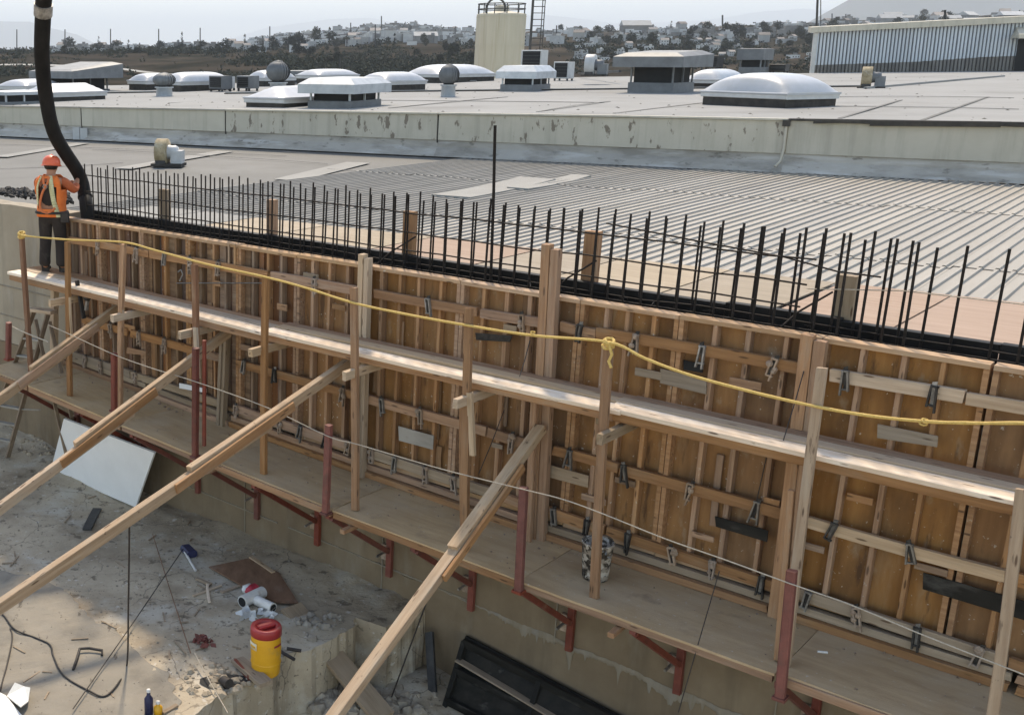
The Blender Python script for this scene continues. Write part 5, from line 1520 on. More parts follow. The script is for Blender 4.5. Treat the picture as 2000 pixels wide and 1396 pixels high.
for e in (-1, 1):
    b = MB()
    b.lathe([(.001, -.011), (.010, -.004), (.010, .004), (.001, .011)], 10)
    b.build('eye', 'hair', man, WX @ Matrix.Translation((e * .03, .142, 1.585)))
b = MB()
b.box((-.022, .142, 1.507), (.022, .150, 1.515))
b.build('mouth', 'crimson', man, WX)
# pump hose
hp_ = []
base = WX @ Vector((.262, .455, 1.31))
hpt = [atd(90, -160, 15.4), atd(88, -60, 15.6), atd(84, 30, 15.9), atd(82, 110, 16.2), atd(90, 190, 16.5), atd(108, 265, 16.7), base + Vector((-.03, 0, .10)), base + Vector((.05, -.03, -.22)), P(-.02, -.24, -2.2), P(.02, -.26, -2.7)]
sp = smooth_path(hpt, 8)
hs0 = thing('pump_hose', P(.1, -.26, -2.6), 'thick black concrete pump hose hanging from above into the formwork', 'hose')
rod('hose', sp, [lerp(.118, .10, min(1, q / 50)) for q in range(len(sp))], hs0, n=16, m='rubber')
i0 = 14
bb = MB()
bb.tube([sp[i0], sp[i0 + 1], sp[i0 + 2]], .128, 16)
bb.build('coupling', 'clamp', hs0)
bb = MB()
bb.tube([sp[-17], sp[-16]], .112, 16)
bb.build('end_collar', 'rubber', hs0)

# ------------------------------------------------------------------ ladder at the left
def lad(x, y, n): 
    s_, z = W(x, y, n)
    return P(s_, n, z)
sF, nF = SN(15, 893, FZ + .15)
lt = lad(94, 612, .42)
lf = P(sF, nF, FZ + .15)
ld = thing('stepladder', lf, 'old stepladder standing on the floor at the left end of the platform', 'ladder')
side = DV * -.42 + NV * .12
bar('front_rail', lf, lt, .035, .085, 'ladder', ld, up=NV)
bar('front_rail', lf + side * 1.25, lt + side * .62, .035, .085, 'ladder', ld, up=NV)
rear = -NV * .0 + DV * .75 + NV * .25
for e in (0, .62):
    bar('rear_rail', lt + side * e - UP * .12 + DV * .03, lt + side * e + DV * .55 - UP * 2.2 - NV * .1, .03, .06, 'ladder', ld, up=NV)
bar('top_plate', lt + side * .8 + UP * .03, lt - side * .25 + UP * .03, .16, .05, 'wood_pale', ld)
for q in range(1, 8):
    t = q / 8.5
    a = lf.lerp(lt, t)
    c = (lf + side * 1.25).lerp(lt + side * .62, t)
    bar('tread', a, c, .085, .03, 'alu', ld, bow=0)
rod('spreader', [lf.lerp(lt, .35), lf.lerp(lt, .35) + DV * .5 + UP * .1], .012, ld, m='alu')
# small bag hanging on a dark strap below the walkway
s_, z = W(168, 575, .6)
tb_ = thing('tool_bag', P(s_, .6, z), 'dark tool strap with a grey power tool hanging below the walkway near the worker', 'tool')
(sa, za), (sc_, zc) = W(150, 548, .62), W(164, 622, .62)
bar('strap', P(sa, .62, za), P(sc_, .62, zc), .06, .035, 'boot', tb_, up=DV)
b = MB()
b.lathe([(.02, -.09), (.055, -.07), (.065, 0), (.05, .07), (.02, .09)], 12, Matrix.Translation(P(s_ + .05, .6, z)) @ Matrix.Rotation(.5, 4, 'Y'))
b.build('tool_body', 'clamp_dark', tb_)
bar('tool_handle', P(s_ + .05, .6, z - .03), P(s_ + .02, .62, z - .22), .05, .04, 'clamp', tb_, up=DV)

# ================================================================== THINGS ON THE FLOOR
def g(x, y, dz=0.0):
    p = onz(x, y, FZ)
    for _ in range(4):
        q = p - P0
        p = onz(x, y, floor_h(q.dot(DV), q.dot(NV)))
    return p + UP * dz
# white board propped under the platform
c0, c1, c2, c3 = None, None, None, None
q0 = P(.16, .32, -5.30)
qA = P(*(lambda w: (w[0], .45, w[1]))(W(128, 816, .45)))
qB = P(*(lambda w: (w[0], .45, w[1]))(W(305, 882, .45)))
qC = g(268, 992, .03)
qD = qA + (qC - qB) * 1.0
b = MB()
nrm = (qB - qA).cross(qD - qA).normalized()
if nrm.z < 0: nrm = -nrm
tv = nrm * .035
b.add([qA, qB, qC, qD, qA - tv, qB - tv, qC - tv, qD - tv], [(0, 3, 2, 1), (4, 5, 6, 7), (0, 1, 5, 4), (1, 2, 6, 5), (2, 3, 7, 6), (3, 0, 4, 7)])
b.v = [v - qC for v in b.v]
wb = b.build('white_board', 'white', None, Matrix.Translation(qC), 'large white board leaning from the floor against the red platform brackets', 'board')
bar('floor_plank', g(190, 996, .02), g(170, 1036, .02), .13, .03, 'steel', label='short dark metal plank lying on the floor below the white board', cat='plank')
def stick(x0, y0, x1, y1, w, h, m_, label, cat='timber', **k):
    return bar('wood_stick' if 'stick' in label else 'offcut', g(x0, y0, h * .5 + .005), g(x1, y1, h * .5 + .005 + k.pop('lift', 0)), w, h, m_, label=label, cat=cat, **k)
stick(377, 1165, 432, 1145, .035, .02, 'wood_pale', 'pale stick lying on the floor, lower one of the crossed pair')
stick(405, 1140, 409, 1180, .035, .02, 'wood_white', 'upright-lying pale stick, upper one of the crossed pair', lift=.02)
stick(432, 1158, 470, 1145, .045, .02, 'wood_pale', 'pale stick lying alone between the crossed sticks and the red bag')
stick(490, 1092, 534, 1122, .06, .04, 'wood_pale', 'pale stick on the edge of the rotting plywood sheet')
stick(384, 1132, 412, 1144, .05, .03, 'wood_grey', 'dark wood stick beside the crossed pale sticks')
stick(318, 1395, 345, 1380, .05, .03, 'wood_grey', 'grey stick among the rubble at the bottom edge')
br_ = thing('brush', g(368, 1085), 'navy blue brush head with a white handle lying on the floor', 'brush')
Rm, L_ = along(g(362, 1076, .05), g(376, 1090, .05))
b = MB()
b.cbox((0, -.07, -.04), (L_, .07, .05), .02)
b.build('head', 'navy', br_, Matrix.Translation(g(362, 1076, .05)) @ Rm)
rod('handle', [g(361, 1084, .05), g(382, 1116, .02)], .018, br_, m='plastic_w')
# rotting plywood sheet
cs = [g(*q, .012) for q in ((408, 1112), (488, 1093), (545, 1120), (583, 1185), (540, 1182), (470, 1147))]
cz = sum((c.z for c in cs)) / 6 + .012
b = MB()
o_ = cs[0].copy()
pl_ = [(c.x - o_.x, c.y - o_.y) for c in cs]
area = sum(pl_[i][0] * pl_[(i + 1) % 6][1] - pl_[(i + 1) % 6][0] * pl_[i][1] for i in range(6))
b.prism(pl_ if area > 0 else pl_[::-1], 0, .016)
b.build('rotting_sheet', 'rustply', None, Matrix.Translation((o_.x, o_.y, cz)), 'ragged rust brown plywood sheet lying on the floor by the wall', 'plywood sheet')
# bags, tubes
b = MB()
Rm, L_ = along(g(478, 1165, .07), g(506, 1158, .07))
b.lathe([(.01, 0), (.05, .02), (.075, .1), (.07, L_ * .55), (.08, L_ * .8), (.03, L_)], 9, Rm @ Matrix.Rotation(math.pi / 2, 4, 'Y'))
for v in b.v: v += Vector((nz(v.x * 9, v.y * 9, v.z * 9),) * 3) * .02
cb = thing('crumpled_bag', g(492, 1162), 'crumpled red and grey plastic bag on the floor', 'bag')
b.build('bag', 'crimson', cb, Matrix.Translation(g(478, 1165, .07)))
b = MB()
b.lathe([(.01, 0), (.06, .03), (.07, .12), (.02, .15)], 8, Rm @ Matrix.Rotation(math.pi / 2, 4, 'Y'))
b.build('torn_end', 'clear', cb, Matrix.Translation(g(472, 1163, .07)))
for x0, y0, x1, y1, r, lb in ((473, 1186, 513, 1167, .075, 'white plastic tube lying on the floor by the red bag, open end to the left'), (501, 1181, 533, 1196, .062, 'shorter white plastic tube nearer to the yellow barrel')):
    root = thing('plastic_tube', g(x0, y0), lb, 'tube')
    a, c = g(x0, y0, r), g(x1, y1, r)
    rod('tube', [a, c], r, root, n=16, m='plastic_w')
    d_ = (a - c).normalized()
    rod('bore', [a + d_ * .004, a + d_ * .006], r * .78, root, n=16, m='dark')
    rod('bore', [c - d_ * .004, c - d_ * .006], r * .78, root, n=16, m='dark')
b = MB()
for q in range(26):
    p = g(rnd.uniform(465, 535), rnd.uniform(1192, 1212), rnd.uniform(.0, .03))
    u = Vector((rnd.gauss(0, 1), rnd.gauss(0, 1), abs(rnd.gauss(0, .6)))).normalized() * .06
    v = u.orthogonal().normalized() * .05
    b.add([p - u, p + v, p + u, p - v + UP * .02], [(0, 1, 2, 3)])
b.build('plastic_film', 'clear', label='crumpled clear plastic film beside the white tubes', cat='film', kind='stuff')
# yellow water barrel with a red lid
bc = g(519, 1312)
bx = Matrix.Translation(bc)
sb_ = bc.length / FPX
r0 = 28.5 * sb_
hh = 86 * sb_
ba = link('water_barrel', None, None, bx, 'yellow water barrel with a red lid standing at the slab edge', 'barrel')
b = MB()
b.lathe([(.01, 0), (r0 * .86, 0), (r0 * .93, .02), (r0 * .97, hh * .25), (r0 * 1.0, hh * .55), (r0 * .98, hh * .9), (r0 * .96, hh), (.01, hh)], 32)
b.build('body', 'yellow', ba, bx)
for zz in (.30, .62):
    b = MB()
    b.lathe([(r0 * .96, hh * zz - .012), (r0 * 1.015, hh * zz), (r0 * .97, hh * zz + .012)], 32)
    b.build('moulded_ring', 'yellow', ba, bx)
b = MB()
b.lathe([(r0 * .97, hh - .035), (r0 * 1.03, hh - .03), (r0 * 1.03, hh + .045), (r0 * .97, hh + .065), (r0 * .62, hh + .055), (r0 * .58, hh + .035), (.01, hh + .035)], 32)
b.build('lid', 'lid', ba, bx)
b = MB()
b.cbox((-r0 * .6, -.035, hh + .034), (r0 * .6, .035, hh + .085), .015)
b.build('lid_grip', 'lid', ba, bx @ Matrix.Rotation(.5, 4, 'Z'))
def wrap(name, a0, a1, z0, z1, m_, off=.006):
    b = MB()
    vs = []
    for q in range(9):
        t = R(lerp(a0, a1, q / 8))
        for z in (z0, z1):
            rr = r0 * 1.005 + off
            vs.append((rr * math.cos(t), rr * math.sin(t), z + (0 if name != 'drip' else .01 * q)))
    b.add(vs, [(q * 2, q * 2 + 2, q * 2 + 3, q * 2 + 1) for q in range(8)], True)
    o = b.build(name, m_, ba, bx)
    o.modifiers.new('thickness', 'SOLIDIFY').thickness = .003
wrap('sticker', 185, 232, hh * .66, hh * .82, 'label')
wrap('sticker_print', 198, 226, hh * .71, hh * .76, 'yellow', .0095)
wrap('scuff', 300, 338, hh * .74, hh * .78, 'lid')
# timber by the barrel, grey plank into the pit
ba_o = stick(463, 1293, 520, 1345, .16, .05, 'wood_grey', 'short grey timber offcut lying beside the yellow barrel', lift=.03)
stick(459, 1297, 488, 1330, .03, .07, 'red', 'red painted timber edge lying under the grey offcut by the barrel')
pa = g(568, 1192, .05)
s_, n_ = SN(750, 1400, PZ + .35)
bar('long_plank', pa, P(s_, n_, PZ + .35), .30, .05, 'wood_grey', label='long wide grey plank sloping from the slab edge down into the pit', cat='plank')
# hole with rubble
b = MB()
hc = g(432, 1332)
for q in range(70):
    a, r = rnd.uniform(0, 6.28), rnd.uniform(.05, .36)
    p = hc + Vector((math.cos(a) * r * 1.3, math.sin(a) * r, 0))
    p.z = g(432, 1332).z + .01
    s__ = rnd.uniform(.015, .06)
    b.lathe([(.001, -s__), (s__, -s__ * .3), (s__ * .8, s__ * .5), (.001, s__ * .8)], 5, Matrix.Translation(p) @ Matrix.Rotation(rnd.uniform(0, 6), 4, 'X') @ Matrix.Rotation(rnd.uniform(0, 6), 4, 'Z'), False)
b.build('rubble_heap', 'rubble', label='heap of broken concrete around the dark hole left of the barrel', cat='rubble', kind='stuff')
b = MB()
for q in range(9):
    a = 2 * math.pi * q / 9
    b.v.append(hc + Vector((math.cos(a) * .30 * rnd.uniform(.7, 1.1), math.sin(a) * .17 * rnd.uniform(.7, 1.1), .022)))
b.f.append(list(range(9)))
b.sm.append(False)
b.build('dark_hole', 'dark', kind='structure')
rod('bottle', [g(436, 1338, .06), g(448, 1345, .06)], .055, m='cable', n=10, label='black plastic pipe end lying in the hole left of the barrel', cat='pipe')
for q, (cx_, cy_, n_, sz) in enumerate(((660, 1265, 46, .12), (770, 1375, 90, .10), (620, 1215, 26, .08), (80, 868, 60, .06))):
    b = MB()
    for k in range(n_):
        p = (g(cx_ + rnd.gauss(0, 26), cy_ + rnd.gauss(0, 12)) if q != 1 else onz(cx_ + rnd.gauss(0, 40), cy_ + rnd.gauss(0, 14), PZ + .12))
        s__ = sz * rnd.uniform(.25, 1)
        if q in (0, 2) and (p - P0).dot(DV) > 5.95: p.z = PZ + .25
        b.lathe([(.001, -s__), (s__, -s__ * .3), (s__ * .8, s__ * .5), (.001, s__ * .8)], 5, Matrix.Translation(p) @ Matrix.Rotation(rnd.uniform(0, 6), 4, 'X') @ Matrix.Rotation(rnd.uniform(0, 6), 4, 'Z'), False)
    b.build('loose_rubble', 'rubble', label=['broken concrete lumps below the slab edge right of the barrel', 'rubble at the foot of the dark bar in the pit', 'crumbled concrete where the grey plank starts', 'loose rubble by the foot of the stepladder'][q], cat='rubble', kind='stuff')
b = MB()                          # crumbs scattered over the floor
for k in range(2600):
    x, y = rnd.uniform(-20, 640), rnd.uniform(880, 1396)
    p = g(x, y)
    s_, n_ = (p - P0).dot(DV), (p - P0).dot(NV)
    if s_ > 5.8 or n_ < .1: continue
    s__ = .004 + .014 * rnd.random() ** 4
    b.lathe([(.001, -s__), (s__, 0), (.001, s__ * .8)], 5, Matrix.Translation(p + UP * s__ * .3) @ Matrix.Rotation(rnd.uniform(0, 6), 4, 'Z'), False)
b.build('floor_crumbs', 'rubble', label='small concrete crumbs scattered over the floor', cat='rubble', kind='stuff')
b = MB()
for k in range(45):
    x, y = rnd.uniform(-20, 620), rnd.uniform(900, 1396)
    p = g(x, y, .012)
    s_, n_ = (p - P0).dot(DV), (p - P0).dot(NV)
    if s_ > 5.8 or n_ < .1: continue
    L_ = rnd.uniform(.03, .16)
    b.box((-L_, -.008, -.006), (L_, .008, .006), Matrix.Translation(p) @ Matrix.Rotation(rnd.uniform(0, 6), 4, 'Z'))
b.build('wood_splinters', 'wood_grey', label='wood splinters and short scraps littering the floor', cat='scraps', kind='stuff')
# rag, bent bar, papers, bottles
b = MB()
for q in range(30):
    p = g(397 + rnd.gauss(0, 7), 1256 + rnd.gauss(0, 6), rnd.uniform(.01, .05))
    u = Vector((rnd.gauss(0, 1), rnd.gauss(0, 1), rnd.gauss(0, .4))).normalized() * rnd.uniform(.03, .06)
    v = u.orthogonal().normalized() * .035
    b.add([p - u, p + v, p + u, p - v], [(0, 1, 2, 3)])
b.build('red_rag', 'red', label='crumpled rust red rag lying on the floor left of the barrel', cat='rag')
rod('bent_bar', [g(143, 1310, .02), g(150, 1292, .03), g(156, 1274, .05), g(175, 1273, .05), g(200, 1276, .04), g(199, 1282, .02)], .016, m='cable', label='bent black bar lying on the sunlit floor', cat='bar')
pb = thing('open_papers', g(20, 1385), 'open white papers lying at the bottom left corner', 'paper')
for q, cs in enumerate((((-20, 1348), (12, 1372), (44, 1404), (-24, 1410)), ((14, 1370), (30, 1352), (48, 1351), (60, 1362), (56, 1380), (42, 1400)))):
    vs = [g(x, y, .04 + .05 * (i % 2) + .03 * q) for i, (x, y) in enumerate(cs)]
    b = MB()
    b.add(vs, [tuple(range(len(vs)))[::-1]])
    o = b.build('sheet', 'paper', pb)
    o.modifiers.new('thickness', 'SOLIDIFY').thickness = .012
for x, y, m_, lb, hh_ in ((291, 1392, 'navy', 'dark blue bottle at the bottom edge, left of the yellow can', .24), (309, 1394, 'yellow', 'yellow can lying at the bottom edge among rubble', .12)):
    p = g(x, y)
    root = thing('bottle', p, lb, 'bottle')
    b = MB()
    b.lathe([(.001, 0), (.045, 0), (.045, hh_ * .7), (.02, hh_ * .85), (.018, hh_)], 12)
    b.build('body', m_, root, Matrix.Translation(p))
    b = MB()
    b.lathe([(.02, hh_), (.02, hh_ + .03), (.001, hh_ + .03)], 10)
    b.build('cap', 'plastic_w', root, Matrix.Translation(p))
# cables and lines
cpts = [onS(262, 1010, 5.62)]
top_ = P(5.55, cpts[0][0], cpts[0][1])
fl_ = [g(248, 1300, .02), g(232, 1335, .02), (g(205, 1362, .02)), g(175, 1352, .02), g(125, 1322, .02), g(105, 1285, .02), g(98, 1262, .02), g(70, 1248, .02), g(30, 1232, .02), g(8, 1205, .02), g(-20, 1180, .02)]
mid_ = top_.lerp(fl_[0], .5) - UP * .12
rod('power_cable', smooth_path([top_, mid_] + fl_, 7), .010, m='cable', n=6, label='black cable dropping from the longest brace and looping across the sunlit floor', cat='cable')
rod('power_cable', smooth_path([g(20, 1228, .02), g(24, 1250, .02), g(14, 1300, .02), g(2, 1345, .02), g(-8, 1396, .02)], 6), .009, m='cable', n=6, label='second black cable curving down the left edge of the floor', cat='cable')
for q, (a, c, lb) in enumerate((((358, 1085), (143, 1392), 'thin dark line stretched over the floor to the bottom edge, left of the cross'), ((298, 1055), (372, 1282), 'thin reddish line stretched over the floor, right of the cross'), ((380, 1290), (445, 1400), 'thin pale line running over the dark hole to the bottom edge'))):
    p0, p1 = g(*a, .10), g(*c, .05)
    rod('string_line', [p0, p0.lerp(p1, .5) - UP * .015, p1], .0065, m=('cable', 'rustply', 'rope_w')[q], n=5, label=lb, cat='line')
for q, (a, c) in enumerate((((548, 1278), (575, 1292)), ((560, 1272), (588, 1275)))):
    rod('short_bar', [g(*a, .04), g(*c, .03)], .02, m='cable', label=['short black bar right of the barrel, lower of two', 'short black bar right of the barrel, upper of two'][q], cat='bar')
# dark bar and black panel leaning on the wall in the pit
(s0, z0), (s1, z1) = W(832, 1238, .05), W(848, 1392, .35)
bar('dark_post', P(s1, .35, z1), P(s0, -.02, z0), .05, .10, 'steel', up=DV, label='black steel bar leaning on the lower concrete wall in the pit', cat='bar')
(s0, z0) = W(908, 1242, -.05)
pr = thing('leaning_panel', P(7.2, .3, PZ), 'big black tarred formwork panel leaning on the wall in the pit', 'formwork panel')
nz0 = (-.06, .42)
def lp(s_, t, off=0.0):           # t 0 top .. 1 bottom
    zt_ = z0 - (s_ - s0) * .10
    return P(s_, lerp(nz0[0], nz0[1], t) + off, lerp(zt_, PZ - .15, t))
b = MB()
vs = [lp(s0, 0), lp(s0 + 3.0, 0), lp(s0 + 3.0, 1), lp(s0, 1)]
vs += [v - NV * .03 for v in vs]
b.add(vs, [(0, 3, 2, 1), (4, 5, 6, 7), (0, 1, 5, 4), (1, 2, 6, 5), (2, 3, 7, 6), (3, 0, 4, 7)])
b.build('face_sheet', 'wet', pr)
for t in (.04, .34, .66, .96):
    bar('rail', lp(s0 + .02, t, .05), lp(s0 + 2.98, t, .05), .09, .05, 'wet', pr, up=NV)
for q in range(4):
    s_ = s0 + .03 + q * .98
    bar('stud', lp(s_, .03, .04), lp(s_, 1, .04), .06, .07, 'wet', pr, up=NV)
bar('pale_batten', lp(s0 + .02, .22, .07), lp(s0 + 1.35, .30, .07), .02, .10, 'wood_grey', pr, up=NV)
# bucket and small bits on the platform
bkp = P(*(lambda a: (a[0], a[1], zplat(8.83) + .004))(SN(1162, 1128, zplat(8.83))))
BX = Matrix.Translation(bkp)
bk = link('bucket', None, None, BX, 'cement splashed bucket standing on the platform behind the rope knot post', 'bucket')
b = MB()
b.lathe([(.01, .0), (.118, .0), (.125, .02), (.148, .36), (.154, .365), (.154, .385), (.143, .385), (.118, .03), (.01, .03)], 24)
b.build('body', 'bucket', bk, BX)
b = MB()
b.tube([(.15 * math.cos(t), .15 * math.sin(t) * .25 - .05 * math.sin(t), .36 + .10 * math.sin(t)) for t in [math.pi * q / 12 for q in range(13)]], .005, 5)
b.build('handle', 'steel', bk, BX)
def pf(x, y):
    z = zplat(8)
    for _ in range(3):
        s_, n_ = SN(x, y, z)
        z = zplat(s_)
    return P(s_, n_, z + .012)
rod('bolt', [pf(1596, 1274), pf(1616, 1276)], .011, m='plastic_w', label='pale bolt lying on the platform at right', cat='bolt')
pa_ = [((312, 790), .03), ((322, 796), .025), ((330, 800), .03), ((345, 806), .022)]
b = MB()
for (x, y), r in pa_ + [((rnd.uniform(300, 1700), 0), rnd.uniform(.006, .016)) for _ in range(150)]:
    if y == 0:
        s_ = rnd.uniform(-.5, 12.3)
        n_ = .12 + .85 * rnd.random() ** 2
        p = P(s_, n_, zplat(s_) + .01)
    else: p = pf(x, y)
    b.lathe([(.001, -r), (r, 0), (.001, r * .8)], 5, Matrix.Translation(p) @ Matrix.Rotation(rnd.uniform(0, 6), 4, 'Z'), False)
b.build('mortar_crumbs', 'crust', label='mortar crumbs and chips scattered on the platform', cat='rubble', kind='stuff')

# ================================================================== HILLS, TOWN, TREES
# hillside as one sheet: rows of distance, each with the height its skyline has there
XS = [-900, -300, 0, 200, 400, 600, 770, 920, 1100, 1300, 1500, 1650, 1800, 2000, 2300, 2900]
ROWS = [(95, [205] * 16),
        (150, [178, 176, 174, 172, 170, 172, 172, 172, 172, 170, 165, 165, 165, 165, 165, 165]),
        (230, [150, 150, 148, 158, 160, 160, 158, 152, 150, 148, 146, 140, 135, 130, 125, 125]),
        (330, [124, 122, 118, 132, 128, 128, 130, 122, 122, 118, 120, 112, 104, 100, 96, 96]),
        (460, [112, 110, 106, 108, 107, 104, 102, 100, 92, 88, 94, 84, 78, 74, 70, 72]),
        (620, [111, 108, 104, 105, 101, 93, 88, 88, 76, 72, 70, 62, 60, 56, 52, 55]),
        (820, [111, 107, 104, 102, 98, 84, 74, 78, 72, 66, 58, 54, 50, 44, 40, 46]),
        (1100, [110, 107, 104, 101, 94, 74, 60, 70, 68, 62, 53, 49, 44, 36, 32, 40]),
        (1450, [110, 107, 104, 101, 90, 66, 52, 66, 66, 61, 52, 46, 40, 31, 26, 36]),
        (1900, [111, 109, 106, 104, 96, 76, 62, 70, 69, 64, 56, 48, 41, 30, 24, 36]),
        (2600, [113, 112, 110, 110, 108, 104, 100, 96, 90, 84, 74, 60, 48, 34, 28, 40])]
def prow(vals, x):
    if x <= XS[0]: return vals[0]
    for i in range(len(XS) - 1):
        if x <= XS[i + 1]:
            t = (x - XS[i]) / (XS[i + 1] - XS[i])
            t = t * t * (3 - 2 * t)
            return lerp(vals[i], vals[i + 1], t)
    return vals[-1]
def hill(x, t):                   # t: fractional row
    i = min(int(t), len(ROWS) - 2)
    f = t - i
    D = lerp(ROWS[i][0], ROWS[i + 1][0], f)
    D = 95 + (D - 95) * .55
    y = lerp(prow(ROWS[i][1], x), prow(ROWS[i + 1][1], x), f)
    p = atd(x, y, D)
    p.z += (.010 * D if D > 140 else 0) * .5 * nz(p.x * 4 / D, p.y * .012)
    return p
b = MB()
nx, nt2 = 170, 60
vs = [hill(lerp(XS[0], XS[-1], i / nx), j * (len(ROWS) - 1) / nt2) for i in range(nx + 1) for j in range(nt2 + 1)]
k = nt2 + 1
b.add(vs, [(i * k + j, i * k + k + j, i * k + k + j + 1, i * k + j + 1) for i in range(nx) for j in range(nt2)], True)
b.build('hillside', 'terrain', kind='structure')
hb = BVHTree.FromPolygons([tuple(v) for v in b.v], b.f)
def mountain(name, pts, D, depth):
    b = MB()
    pts2 = []
    for (x0, y0), (x1, y1) in zip(pts, pts[1:]):
        for q in range(10):
            t = q / 10
            pts2.append((lerp(x0, x1, t), lerp(y0, y1, t) + 1.6 * nz(lerp(x0, x1, t) * .012, D)))
    pts2.append(pts[-1])
    vs = []
    for x, y in pts2:
        crest = atd(x, y, D)
        foot = atd(x, 116, D - depth)
        back = crest + Vector((0, depth, 0))
        back.z = -60
        foot.z = min(foot.z, -5)
        for t in (0, .25, .5, .75, 1):
            p = foot.lerp(crest, t)
            p.z = lerp(foot.z, crest.z, t ** 1.15) + (D * .0016 * nz(x * .02, t * 5) if 0 < t < 1 else 0)
            vs.append(p)
        vs.append(back)
    n = len(pts2)
    b.add(vs, [(i * 6 + j, i * 6 + 6 + j, i * 6 + 7 + j, i * 6 + 1 + j) for i in range(n - 1) for j in range(5)], True)
    b.build(name, 'mountain', kind='structure')
mountain('mountain', [(-500, 60), (-150, 44), (0, 42), (58, 43), (100, 56), (150, 68), (185, 85), (225, 100), (300, 112)], 9500, 900)
mountain('mountain', [(1540, 62), (1600, 40), (1632, 14), (1662, -2), (1760, -28), (1880, -38), (2000, -22), (2200, -10), (2600, 20)], 4200, 900)
mountain('distant_mountain', [(300, 112), (430, 82), (520, 55), (640, 38), (720, 36), (820, 52), (950, 70), (1100, 92)], 15000, 1200)
mountain('distant_mountain', [(900, 60), (1040, 28), (1110, 34), (1200, 46), (1330, 44), (1420, 34), (1500, 22), (1570, 18), (1640, 22), (1800, 50)], 14000, 1200)

# trees: a few kinds, then copies
def leaf_tree(seed, h, w, m, nclump, tall=False):
    r_ = random.Random(seed)
    t = MB()
    t.tube([(0, 0, -1.0), (.05 * h * r_.uniform(-1, 1), 0, h * .35), (.08 * h * r_.uniform(-1, 1), 0, h * .7)], [h * .035, h * .026, h * .012], 5)
    for q in range(4):
        a = r_.uniform(0, 6.28)
        t.tube([(0, 0, h * .35), (w * .3 * math.cos(a), w * .3 * math.sin(a), h * r_.uniform(.5, .75))], [h * .018, h * .006], 4)
    c = MB()
    for q in range(nclump):
        a, rr, z = r_.uniform(0, 6.28), r_.random() ** .6, r_.uniform(-1, 1)
        env = math.sqrt(max(0, 1 - z * z)) if not tall else (1 - abs(z) ** 1.5) * .9
        px_, py_, pz_ = w * .5 * rr * env * math.cos(a), w * .5 * rr * env * math.sin(a), h * .60 + z * h * .38
        for k in range(11):
            u = Vector((r_.gauss(0, 1), r_.gauss(0, 1), r_.gauss(0, 1))).normalized()
            v = u.orthogonal().normalized()
            o = Vector((px_, py_, pz_)) + Vector((r_.gauss(0, 1), r_.gauss(0, 1), r_.gauss(0, .8))) * w * .075
            s_ = w * r_.uniform(.035, .075)
            x_ = u.cross(v)
            c.add([o + v * s_, o + x_ * s_ * .8, o - v * s_ * .9, o - x_ * s_ * .7], [(0, 1, 2, 3)])
    return t, c
protos = []
for q, (h, w, m_, ncl, tall) in enumerate(((9, 9, 'leaf_d', 70, False), (7, 8, 'leaf_m', 60, False), (11, 8, 'leaf_d', 80, False), (13, 3.6, 'leaf_d', 60, True), (5, 6, 'leaf_m', 50, False))):
    t, c = leaf_tree(q + 5, h, w, m_, ncl, tall)
    me = []
    for nm, mb_, mt in (('trunk', t, 'bark'), ('crown', c, m_)):
        d_ = bpy.data.meshes.new(nm)
        d_.from_pydata(mb_.v, [], mb_.f)
        d_.materials.append(M[mt])
        me.append(d_)
    protos.append(me)
SCAT = []
tl = ['dark rounded tree on the hillside', 'olive bushy tree on the hillside', 'dark tall-crowned tree on the hillside', 'slim dark conical tree on the hillside', 'low olive shrub on the hillside']
def drop(x, y):                   # pixel on the hillside
    h = hb.ray_cast(Vector((0, 0, 0)), ray(x, y).normalized())
    return h[0]
def plant(x, y, kind, sc_):
    p = drop(x, y)
    if p is None: return None
    sc_ *= min(.46, .10 + p.y / 1250)
    X = Matrix.Translation(p) @ Matrix.Rotation(rnd.uniform(0, 6.28), 4, 'Z') @ Matrix.Diagonal((sc_, sc_, sc_ * rnd.uniform(.85, 1.2), 1))
    root = link('tree', None, None, X, tl[kind], 'tree', 'trees over the hills')
    SCAT.append((root, x, y, tl[kind].split(' on the ')[0]))
    for nm, d_ in zip(('trunk', 'crown'), protos[kind]): link(nm, d_, root, X)
    return root
tr_ = random.Random(4)
spots = []
for _ in range(40): spots.append((tr_.uniform(100, 640), tr_.uniform(96, 110)))        # tree line left
for _ in range(50): spots.append((tr_.uniform(560, 960), tr_.uniform(85, 128)))        # dark slope, middle
for _ in range(55): spots.append((tr_.uniform(1080, 1700), tr_.uniform(62, 90)))       # ridge right
for _ in range(55): spots.append((tr_.uniform(1170, 1600), tr_.uniform(80, 118)))      # slope right
for _ in range(25): spots.append((tr_.uniform(1600, 2000), tr_.uniform(34, 62)))
for x, y in spots:
    p = drop(x, y)
    if p is None: continue
    plant(x, y, tr_.choice((0, 0, 1, 2, 2, 3, 4) if x < 1000 else (0, 1, 1, 2, 4, 4, 0)), tr_.uniform(.6, 1.1) * (1.15 if p.y > 380 else .75))
plant(770, 95, 3, 1.0); plant(478, 97, 3, 1.1); plant(1310, 60, 3, .9)
